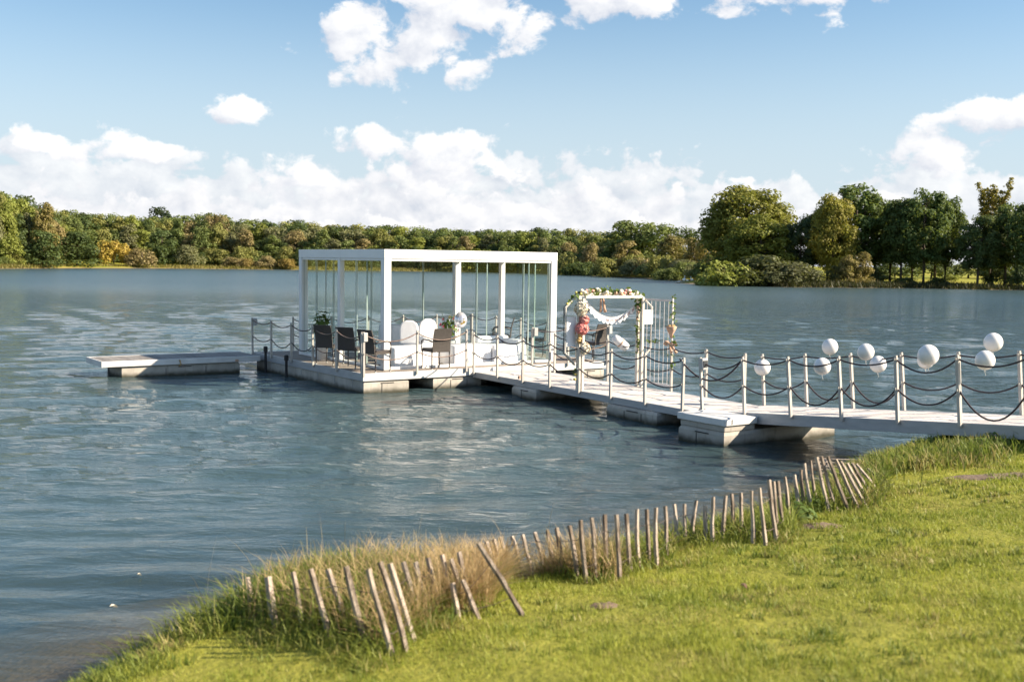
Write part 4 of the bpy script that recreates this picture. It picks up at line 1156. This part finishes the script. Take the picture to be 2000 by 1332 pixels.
leaf_run([wk(AS, .10, 1.90), wk(AS, .5, 1.93), wk(AS, 1.0, 1.92), wk(AS, 1.5, 1.88)], 95, .040, .085, 3, 'flower_garland', 'cream and green flower garland along the top of the arch', blooms=((M['cream'], 22, .045), (M['blush'], 7, .035), (M['burlap'], 3, .05)))
leaf_run([wk(AS - .02, -.26, 1.64), wk(AS - .02, -.05, 1.86), wk(AS, .12, 1.92)], 60, .03, .075, 4, 'ivy_garland', 'ivy sprays on the upper left slope of the arch', blooms=((M['petal_yellow'], 3, .03),))
leaf_run([wk(AS + .02, 1.50, 1.86), wk(AS + .03, 1.50, 1.55)], 170, .055, .085, 8, 'ivy_garland', 'thick ivy bunch at the upper right corner of the arch', blooms=((M['cream'], 5, .04), (M['burlap'], 2, .035)))
leaf_run([wk(AS + .05, 1.50, 1.55), wk(AS + .05, 1.46, 1.1), wk(AS + .05, 1.50, .68)], 55, .03, .065, 9, 'ivy_garland', 'thin ivy trailing down the right leg of the arch', blooms=((M['burlap'], 4, .025),))
leaf_run([wk(AS + .96, 1.60, 1.86), wk(AS + .97, 1.62, 1.5), wk(AS + .96, 1.60, 1.1), wk(AS + .96, 1.60, .5)], 62, .035, .070, 12, 'ivy_garland', 'ivy wound round the outer stile of the open gate')
leaf_run([wk(AS + .08, .0, 1.15), wk(AS + .05, .04, .9)], 60, .04, .06, 14, 'dried_bouquet', 'dried orange flower bunch between the pompoms', 'flowers', M['straw'], ((M['straw'], 7, .045),))
leaf_run([wk(AS - .03, -.02, .38), wk(AS - .03, .0, .28)], 90, .045, .05, 15, 'flower_posy', 'small yellow-green posy low on the left leg of the arch', 'flowers', None, ((M['petal_yellow'], 3, .03),))
leaf_run([wk(AS + .3, 1.56, .95), wk(AS + .6, 1.56, .92)], 40, .03, .05, 16, 'ivy_garland', 'ivy sprig on the rope across the open gate')


def pompom(pos, r, mat, label, seed, ruffles=90):
    """paper honeycomb ball: crumpled petals round a core"""
    e = empty('paper_pompom', pos); rg = np.random.default_rng(seed)
    d_ = rg.normal(size=(ruffles * 3, 3)); d_ /= np.linalg.norm(d_, axis=1, keepdims=True)
    v, q = leaf_quads(d_ * r * rg.uniform(.82, 1.0, (len(d_), 1)), d_ + rg.normal(size=d_.shape) * .55, r * .42, rg)
    put('ruffles', np_mesh('ruffles', v, q, mat), e)['kind'] = 'stuff'
    MB().lathe([(max(.003, r * .86 * math.sin(math.pi * k / 8)), -r * .86 * math.cos(math.pi * k / 8)) for k in range(9)], n=12).build('core', mat, e, True)
    tag(e, label, 'pompom', 'paper pompoms on the left leg of the arch'); return e


pompom(wk(AS + .10, .02, 1.60), .135, M['cream'], 'cream paper pompom high on the left leg of the arch', 1)
pompom(wk(AS + .12, .09, 1.38), .095, M['blush'], 'small blush-pink pompom above the coral one', 2)
pompom(wk(AS + .12, .03, 1.21), .125, M['pink'], 'coral-pink paper pompom on the left leg of the arch', 3)
pompom(wk(AS + .14, .08, .83), .120, M['cream'], 'lowest cream paper pompom beside the dark chair', 4)


def make_bunting():
    a, b = wk(AS - .03, .20, 1.80), wk(AS - .03, 1.46, 1.66); o = a.copy(); e = empty('bunting', o)
    tag(e, 'white pennant bunting with rose lettering hanging inside the arch', 'bunting')
    low = .30; n = 12
    pt = lambda t: a.lerp(b, t) - Vector((0, 0, low * 4 * t * (1 - t) * (1.12 - .12 * t))) - o
    MB().tube([pt(k / 24) for k in range(25)], .005, 5).build('cord', M['cloth'], e)
    for k in range(n):
        p, q = pt((k + .04) / n), pt((k + .96) / n); t = (q - p).normalized(); dn = Vector((0, 0, -1)); m_ = (p + q) / 2 + dn * .15; th = Vector((-.004, .008, 0))
        mb = MB(); pts = [p, q, q + dn * .11, m_, p + dn * .11]
        i = len(mb.v); mb.v += [tuple(x) for x in pts] + [tuple(x + th) for x in pts]
        mb.f += [(0, 1, 2, 3, 4), (9, 8, 7, 6, 5)] + [(j, (j + 1) % 5, (j + 1) % 5 + 5, j + 5) for j in range(5)]
        f = mb.build('pennant', M['cloth'], e)
        if k >= 5:
            s = MB(); c = (p + q) / 2 + dn * .06 - th
            for sg in (-1, 1): s.box(c + t * (.022 * sg), (.008, .008, .06), Matrix.Rotation(.25 * sg * (1 if k % 2 else -1), 3, 'Y'))
            if k % 2: s.box(c, (.04, .008, .008))
            s.build('lettering', M['ink'], f)
    for t in (.0, .07): MB().box(pt(t) + Vector((0, -.01, -.13)), (.07, .012, .05), Matrix.Rotation(.6, 3, 'Y')).build('dark_bow', M['bow_dark'], e)
    return e


make_bunting()


def burlap(pos, label, L=.26, ang=0.2, cone=False):
    e = empty('burlap_ribbon', pos)
    if cone:      # gathered cone of burlap round a few dried heads
        MB().lathe([(.02, -.17), (.035, -.10), (.075, -.02), (.105, .05), (.085, .06), (.03, .03)], n=18, wob=lambda q, k: 1 + .13 * math.sin(6 * q + k)).build('gathered_cone', M['burlap'], e, True)
        for k in range(5): MB().lathe([(.012, -.02), (.03, 0), (.015, .025)], (.05 * math.cos(k * 1.26), .05 * math.sin(k * 1.26), .06), 7).build('dried_head', M['straw'], e, True)
    else:
        for s in (-1, 1):
            MB().tube([(s * .01, 0, 0), (s * .05, -.015, .03), (s * .095, -.01, .035), (s * .115, 0, .0), (s * .08, .01, -.03), (s * .03, .01, -.015)], [.010, .024, .026, .022, .024, .010], 8).build('loop', M['burlap'], e, True)
        MB().lathe([(.012, -.026), (.026, -.01), (.026, .012), (.010, .026)], n=9).build('knot', M['burlap'], e, True)
        for s in (-1, 1):
            MB().tube([(s * .01, 0, -.01), (s * .03 + ang * .06, .01, -L * .4), (s * .035 + ang * .1, -.01, -L * .75), (s * .05 + ang * .16, 0, -L)], [.012, .022, .026, .030], 6).build('tail', M['burlap'], e, True)
    tag(e, label, 'ribbon', 'burlap ribbons on arch and gate')


burlap(wk(AS - .03, .62, 1.86), 'burlap ribbon hanging from the middle of the arch beam', .34, .15)
burlap(wk(AS + .98, 1.56, 1.22), 'gathered burlap cone with dried heads on the outer stile of the gate', cone=True)
burlap(wk(AS + .98, 1.54, .94), 'burlap bow low on the outer stile of the gate', .18, .5)


def parcel():
    e = empty('wrapped_bundle', wk(3.34, WW + .03, .84), A_W)
    e.rotation_euler = (0, -.9, A_W + 1.2)
    MB().lathe([(.02, -.20), (.075, -.185), (.092, -.12), (.096, -.04), (.094, .05), (.09, .13), (.07, .18), (.02, .195)], n=14, wob=lambda q, k: 1 + .05 * math.sin(4 * q + k)).build('fabric_roll', M['cloth'], e, True)
    MB().lathe([(.100, -.014), (.102, 0), (.100, .014)], n=14).build('band', M['burlap'], e)
    tag(e, 'white rolled fabric bundle tied on the far railing beside the arch', 'bundle')


parcel()


# ------------------------------------------------------------------ paling fence on the bank
FENCE = []


def palings():
    def z7(u0, v0, u1, v1, w): return (420 + u0 / 3.58, 960 + v0 / 3.58, 420 + u1 / 3.58, 960 + v1 / 3.58, w / 3.58)
    def z8(u0, v0, u1, v1, w): return (880 + u0 / 3.33, 880 + v0 / 3.33, 880 + u1 / 3.33, 880 + v1 / 3.33, w / 3.33)
    def z1(u0, v0, u1, v1, w): return (1300 + u0 / 2.707, 840 + v0 / 2.707, 1300 + u1 / 2.707, 840 + v1 / 2.707, w / 2.707)
    L = [z7(*a) for a in ((222, 600, 275, 870, 26), (372, 595, 430, 940, 56), (548, 560, 620, 970, 34), (665, 540, 800, 1020, 42), (790, 540, 910, 960, 25), (915, 520, 1070, 1075, 50), (1070, 540, 1250, 1150, 32), (1155, 490, 1335, 1120, 34),
                          (1225, 500, 1385, 1050, 30), (1315, 490, 1425, 900, 32), (1405, 490, 1500, 870, 32), (1490, 460, 1600, 850, 28), (1520, 405, 1540, 640, 24), (1590, 440, 1680, 820, 26), (1650, 470, 1760, 830, 28), (1705, 420, 1790, 800, 24))]
    L += [z8(*a) for a in ((235, 590, 300, 880, 24), (285, 575, 345, 860, 26), (15, 860, 65, 1100, 26), (80, 840, 180, 1095, 26), (180, 600, 465, 1075, 36), (325, 560, 372, 760, 20), (400, 555, 450, 760, 24), (470, 545, 515, 720, 26), (545, 530, 595, 740, 30), (630, 515, 690, 785, 26),
                           (690, 500, 755, 800, 26), (775, 485, 820, 840, 36), (845, 450, 890, 860, 26), (920, 435, 945, 830, 26), (1000, 415, 1020, 800, 36), (1077, 415, 1095, 840, 28), (1143, 410, 1170, 790, 26), (1212, 380, 1235, 760, 24),
                           (1277, 380, 1290, 740, 24), (1335, 370, 1348, 750, 28), (1398, 360, 1402, 680, 24))]
    L += [z1(*a) for a in ((45, 390, 55, 610, 18), (100, 390, 100, 600, 14), (162, 372, 145, 600, 28), (207, 400, 205, 605, 15), (252, 352, 255, 600, 20), (318, 345, 300, 590, 21), (350, 335, 352, 560, 14), (398, 330, 403, 560, 17), (452, 320, 462, 600, 20),
                           (495, 305, 530, 610, 17), (547, 262, 590, 600, 18), (570, 270, 592, 570, 12), (592, 268, 635, 550, 19), (630, 245, 650, 490, 18), (680, 235, 705, 440, 25), (715, 210, 740, 430, 18), (735, 175, 775, 430, 18), (765, 160, 805, 410, 19),
                           (800, 142, 865, 430, 19), (825, 138, 905, 420, 17), (858, 140, 970, 430, 17), (900, 155, 1020, 415, 21), (925, 165, 1065, 410, 18), (960, 175, 1075, 380, 20), (985, 175, 1100, 360, 18), (1008, 178, 1130, 340, 22), (1070, 205, 1180, 290, 16))]
    first = None; pts = []; rr = random.Random(4)
    e = empty('paling_fence', (0, 0, 0)); tag(e, 'weathered split-paling fence leaning along the grassy bank', 'fence')
    tops = []; FENCE.clear()
    for i, (x0, y0, x1, y1, w) in enumerate(L):
        z = .5
        for _ in range(8):
            b = px_to(x1, y1, z); z = z * .5 + .5 * (gz(b.x, b.y) if lake_sd([b.x], [b.y])[0] > .3 else .48)
        t = px_at(x0, y0, b.y + .10 + .05 * rr.random()); d = t - b; n = d.normalized()
        wd = max(.020, w / F_PX * b.y / 2 * (1.2 if b.x < -.3 else .95)); th = wd * rr.uniform(.5, .75)
        s = n.cross(Vector((0, 1, 0))).normalized(); f = s.cross(n)
        b2 = b - n * .14; Lg = (t - b2).length; mb = MB(); kn = 5; bow = rr.uniform(-.012, .012); tw = rr.uniform(-.3, .3)
        for k in range(kn + 1):
            q = k / kn; c = b2 + n * Lg * q + s * (bow * math.sin(q * 3.1) + rr.uniform(-.003, .003)); ww = wd * (1 - .12 * q) * rr.uniform(.9, 1.08)
            ca, sa = math.cos(tw * q), math.sin(tw * q); s2, f2 = s * ca + f * sa, f * ca - s * sa
            mb.v += [tuple(c + s2 * ww), tuple(c + f2 * th), tuple(c - s2 * ww * .95), tuple(c - f2 * th)]
            if k:
                j = 4 * (k - 1)
                for a_, b_ in ((0, 1), (1, 2), (2, 3), (3, 0)): mb.f.append((j + a_, j + b_, j + b_ + 4, j + a_ + 4))
        mb.f += [(3, 2, 1, 0), (4 * kn, 4 * kn + 1, 4 * kn + 2, 4 * kn + 3)]
        mb.build('paling', M['paling'], e); tops.append((b + d * .72, b + d * .25)); FENCE.append((b.x, b.y))
    for k in (0, 1):
        for i in range(len(tops) - 1):
            if (tops[i + 1][k] - tops[i][k]).length < .55 and i % 1 == 0:
                a, c = tops[i][k], tops[i + 1][k]; MB().tube([a, (a + c) / 2 - Vector((0, 0, .008)), c], .0022, 4).build('wire', M['wire'], e)
    # length of fence that has fallen flat over the water's edge
    e2 = empty('fallen_fence', px_to(1650, 925, .22)); tag(e2, 'collapsed section of paling fence lying flat at the water edge', 'fence')
    o = e2.location
    for k in range(8):
        y = 897 + k * 7.2; zc_ = .36 + .010 * k; a, c = px_to(1592 + k * 3.0, y - 1, zc_), px_to(1690 + k * 3.5, y + 2, zc_)
        mb = MB(); dd = (c - a); m_ = (a + c) / 2 - o
        mb.box(m_, (dd.length, .035, .018), Matrix.Rotation(math.atan2(dd.y, dd.x), 3, 'Z')); mb.build('paling', M['paling'], e2)
    for x in (1612, 1680): MB().tube([px_to(x, 897, .345) - o, px_to(x + 25, 950, .41) - o], .016, 5).build('support_rail', M['paling'], e2)


palings()


# ------------------------------------------------------------------ grass and weeds on the near bank
def scatter(n, rmin, rmax, power, seed, az=(-27, 27)):
    rg = np.random.default_rng(seed); u = rg.random(n); r = (rmin ** power + u * (rmax ** power - rmin ** power)) ** (1 / power); a = np.radians(rg.uniform(*az, n))
    return np.sin(a) * r, np.cos(a) * r, rg


def grass():
    x, y, rg = scatter(430000, 3.5, 17.5, 1.15, 21); s = lake_sd(x, y); patch = rough_h(x * 1.6, y * 1.6) + .6 * rough_h(x * 4.3 + 5, y * 4.3)
    bare = np.exp(-(((x - .75) / .16) ** 2 + ((y - 6.95) / .14) ** 2)) + np.exp(-(((x - 7.35) / .7) ** 2 + ((y - 14.1) / .35) ** 2)) + .8 * np.exp(-(((x - 2.3) / .35) ** 2 + ((y - 9.0) / .3) ** 2))
    k = (s > .45) & (rg.random(len(x)) > bare * .8); x, y, s, patch = x[k], y[k], s[k], patch[k]; r = np.hypot(x, y)
    P = np.stack([x, y, ground_z(x, y) - .004], 1)
    h = rg.uniform(.016, .05, len(x)) * (1 + .75 * np.clip(patch, -.8, 1.3)); w = rg.uniform(.0016, .003, len(x)) * np.clip(r / 5, .9, 3)
    o = blades('lawn_grass', P, h, w, .7, M['lawn'], 22, 1); tag(o, 'short sunlit yellow-green lawn on the near bank', 'grass', kind='stuff')
    # coarser tufts in the lawn
    x, y, rg = scatter(2600, 3.8, 16, 1.2, 31); s = lake_sd(x, y); k = (s > .7) & (rough_h(x * .9 + 2, y * .9) > -.1); x, y = x[k], y[k]
    X = np.repeat(x, 14) + rg.normal(0, .03, len(x) * 14); Y = np.repeat(y, 14) + rg.normal(0, .03, len(y) * 14)
    P = np.stack([X, Y, ground_z(X, Y) - .004], 1); r = np.hypot(X, Y)
    o = blades('grass_tufts', P, rg.uniform(.04, .085, len(X)), rg.uniform(.002, .004, len(X)) * np.clip(r / 5, .9, 2.5), .8, M['bank'], 32, 2); tag(o, 'darker coarse tufts scattered through the lawn', 'grass', kind='stuff')
    # rank grass along the edge of the bank
    x, y, rg = scatter(420000, 4.8, 18, 1.3, 41, (-30, 30)); s = lake_sd(x, y); F0 = np.array(FENCE); gx = np.linspace(F0[:, 0].min(), F0[:, 0].max(), 34); f = np.array([(q, np.median(F0[np.abs(F0[:, 0] - q) < .22, 1])) for q in gx]); fy = np.interp(x, f[:, 0], f[:, 1]); off = y - fy + .10 * rough_h(x * 3, y * 3)
    strip = np.where((x > f[0, 0]) & (x < f[-1, 0]), off > -.20 - .30 * sstep(.2, -.8, x), s < .9 + .2 * rough_h(x * 1.5, y * 1.5))
    k = (s > -.02) & strip & (rg.random(len(x)) < np.where((off > .1) | (s < .6), .9, .45)); x, y, s, off = x[k], y[k], s[k], off[k]
    r = np.hypot(x, y); left = sstep(.5, -1.0, x); P = np.stack([x, y, ground_z(x, y) - .01], 1)
    h = rg.uniform(.09, .30, len(x)) * (1 + .2 * left) * (.35 + .65 * sstep(-.25 - .25 * left, .12, off)) * (1 - .4 * sstep(4.2, 5.2, x)); w = rg.uniform(.0025, .005, len(x)) * np.clip(r / 6, .9, 2.2)
    o = blades('bank_grass', P, h, w, 1.0, M['bank'], 42, 3); tag(o, 'long rank green grass along the fence and water edge', 'grass', kind='stuff')
    # straw-coloured stems behind the left fence
    x, y, rg = scatter(150000, 5.8, 9.6, 1.5, 51, (-16, 8)); s = lake_sd(x, y); k = (s > .05) & (y > np.interp(x, f[:, 0], f[:, 1]) - .06) & (x > -1.75) & (x < .85) & (rg.random(len(x)) < .5 * np.exp(-((x + .02) / .55) ** 2) + .05); x, y = x[k], y[k]
    P = np.stack([x, y, ground_z(x, y) - .01], 1)
    o = blades('dry_grass', P, rg.uniform(.18, .46, len(x)), rg.uniform(.0020, .0042, len(x)), .9, M['dry'], 52, 4); tag(o, 'straw-coloured dry grass tangled behind the left fence', 'grass', kind='stuff')
    x, y, rg = scatter(500, 6.5, 9, 1.5, 61, (-16, 4)); s = lake_sd(x, y); k = (s > .05) & (s < .6) & (x > -2.1) & (x < .4) & (rg.random(len(x)) < .5); x, y = x[k], y[k]
    P = np.stack([x, y, ground_z(x, y) - .01], 1)
    o = blades('seed_stalks', P, rg.uniform(.4, .78, len(x)), rg.uniform(.0016, .0026, len(x)), .5, M['dry'], 62, 5); tag(o, 'tall thin dry seed stalks against the water', 'grass', kind='stuff')
    # reedy clumps at the right-hand water edge
    C = [(1790, 925, .30), (1725, 925, .2), (1840, 925, .22), (1875, 915, .30), (1905, 900, .28), (1930, 892, .22), (1980, 885, .16), (1505, 1005, .25), (1420, 1020, .25), (1640, 950, .25)]
    rg = np.random.default_rng(71); PP = []; HH = []
    for (px, py, hh) in C:
        c = px_to(px, py + 14, .35); n = 420; xx = c.x + rg.normal(0, .28, n); yy = c.y + rg.normal(0, .22, n); ok = lake_sd(xx, yy) > -.1; xx, yy = xx[ok], yy[ok]
        PP.append(np.stack([xx, yy, ground_z(xx, yy) - .01], 1)); HH.append(rg.uniform(.35, 1.0, len(xx)) * hh)
    P = np.concatenate(PP); HH = np.concatenate(HH)
    o = blades('sedge_clumps', P, HH, rg.uniform(.005, .010, len(P)), .7, M['bank'], 72, 3); tag(o, 'tall green sedge clumps at the right water edge', 'grass', kind='stuff')
    # broad-leaved weeds by the fence
    C = [(1560, 1020, .16), (1580, 1000, .14), (1480, 1045, .12), (1935, 888, .17), (1952, 884, .14), (1912, 894, .16)]
    for i, (px, py, rr_) in enumerate(C):
        c = px_to(px, py, .45); c.z = gz(c.x, c.y); rg = np.random.default_rng(80 + i); n = 130; d_ = rg.normal(size=(n, 3)); d_ /= np.linalg.norm(d_, axis=1, keepdims=True); d_[:, 2] = abs(d_[:, 2])
        e = empty('leafy_weed', c); v, q = leaf_quads(d_ * rr_ * rg.uniform(.5, 1, (n, 1)), d_ + np.array([0, -.3, .7]), rr_ * .32, rg); o = put('foliage', np_mesh('foliage', v, q, M['ivy']), e); o['kind'] = 'stuff'
        st = MB()
        for j in range(5): st.tube([(0, 0, -.02), tuple(d_[j] * rr_ * .8)], .004, 4)
        st.build('stem', M['ivy'], e)
        tag(e, ['low leafy weed at the foot of the fence, larger of two', 'small leafy weed against the fence right of the larger one', 'leafy weed left of the larger weed at the fence', 'leafy weed on the mound at the right edge, middle one', 'leafy weed on the mound at the right edge, right one', 'leafy weed on the mound at the right edge, left one'][i], 'weed', 'broad-leaved weeds on the bank')


grass()


def soil_patch(px, py, rx, ry, label, seed, z):
    c = px_to(px, py, z); rg = random.Random(seed); c.z = gz(c.x, c.y); mb = MB(); n = 18; mb.v.append((0, 0, .018))
    for k in range(n):
        a = 2 * math.pi * k / n; q = rg.uniform(.55, .7); mb.v.append((rx * q * math.cos(a), ry * q * math.sin(a), (gz(c.x + rx * q * math.cos(a), c.y + ry * q * math.sin(a)) - c.z) + .012 + rg.uniform(-.006, .01)))
    for k in range(n):
        a = 2 * math.pi * k / n; q = rg.uniform(.75, 1.25); X, Y = rx * q * math.cos(a), ry * q * math.sin(a); mb.v.append((X, Y, gz(c.x + X, c.y + Y) - c.z - .01))
    for k in range(n): mb.f += [(0, 1 + k, 1 + (k + 1) % n), (1 + k, 1 + n + k, 1 + n + (k + 1) % n, 1 + (k + 1) % n)]
    o = mb.build('soil_patch', M['soil'], None, True); o.location = c; tag(o, label, kind='structure')


soil_patch(1180, 1172, .11, .10, 'small bare earth patch in the lawn below the fence', 1, .62)
soil_patch(1940, 905, .55, .26, 'bare earth mound at the right edge of the bank', 2, .75)
soil_patch(1600, 1030, .22, .16, 'bare brown earth at the foot of the leaning palings', 3, .5)


# ------------------------------------------------------------------ small things
def fallen_leaf(px, py, z, size, label, mat):
    c = px_to(px, py, z); mb = MB(); s = size
    mb.v = [(0, -s, .004), (s * .5, -.3 * s, .02), (s * .42, .4 * s, .024), (0, s, .008), (-s * .42, .4 * s, .02), (-s * .5, -.3 * s, .026), (0, 0, .004)]
    mb.f = [(6, 0, 1), (6, 1, 2), (6, 2, 3), (6, 3, 4), (6, 4, 5), (6, 5, 0)]
    o = mb.build('fallen_leaf', mat); o.location = c; o.rotation_euler = (0.2, .1, px); tag(o, label, 'leaf')


c = px_to(1452, 1146, .8)
fallen_leaf(1452, 1146, gz(c.x, c.y) + .03, .032, 'single rusty fallen leaf on the lawn right of centre', M['burlap'])
fallen_leaf(222, 1186, .03, .035, 'pale leaf floating on the dark water at lower left', M['cream'])
fallen_leaf(272, 1124, .03, .022, 'tiny pale leaf floating above the larger one at lower left', M['cream'])


def bird(px, py, dist, h, label, ang):
    p = px_at(px, py, dist); p.z = gz(p.x, p.y); e = empty('white_bird', p, ang); k = h
    MB().lathe([(.02 * k, -.5 * k), (.16 * k, -.38 * k), (.24 * k, -.1 * k), (.22 * k, .15 * k), (.08 * k, .36 * k), (.02 * k, .42 * k)], n=10).build('body', M['bird'], e, True).matrix_local = Matrix.Translation((0, 0, .30 * k)) @ Matrix.Rotation(1.45, 4, 'Y')
    MB().tube([(.28 * k, 0, .36 * k), (.40 * k, 0, .55 * k), (.36 * k, 0, .8 * k), (.42 * k, 0, .92 * k), (.52 * k, 0, .90 * k)], [.09 * k, .06 * k, .045 * k, .06 * k, .02 * k], 8).build('neck_and_head', M['bird'], e, True)
    for s in (-1, 1): MB().tube([(0, .07 * k * s, 0), (0, .07 * k * s, .2 * k)], .02 * k, 5).build('leg', M['straw'], e)
    tag(e, label, 'bird', 'white birds on the sandy spit')


for (px, d, h, lab, a) in ((1326, 166.5, .45, 'leftmost white bird on the sandy spit', 0), (1336, 167.5, .95, 'tallest white bird standing on the sandy spit', 1.2), (1342, 166.5, .5, 'white bird right of the tallest one on the spit', 3), (1351, 168.5, .7, 'rightmost white bird on the sandy spit', 2)):
    bird(px, 552, d, h, lab, a)
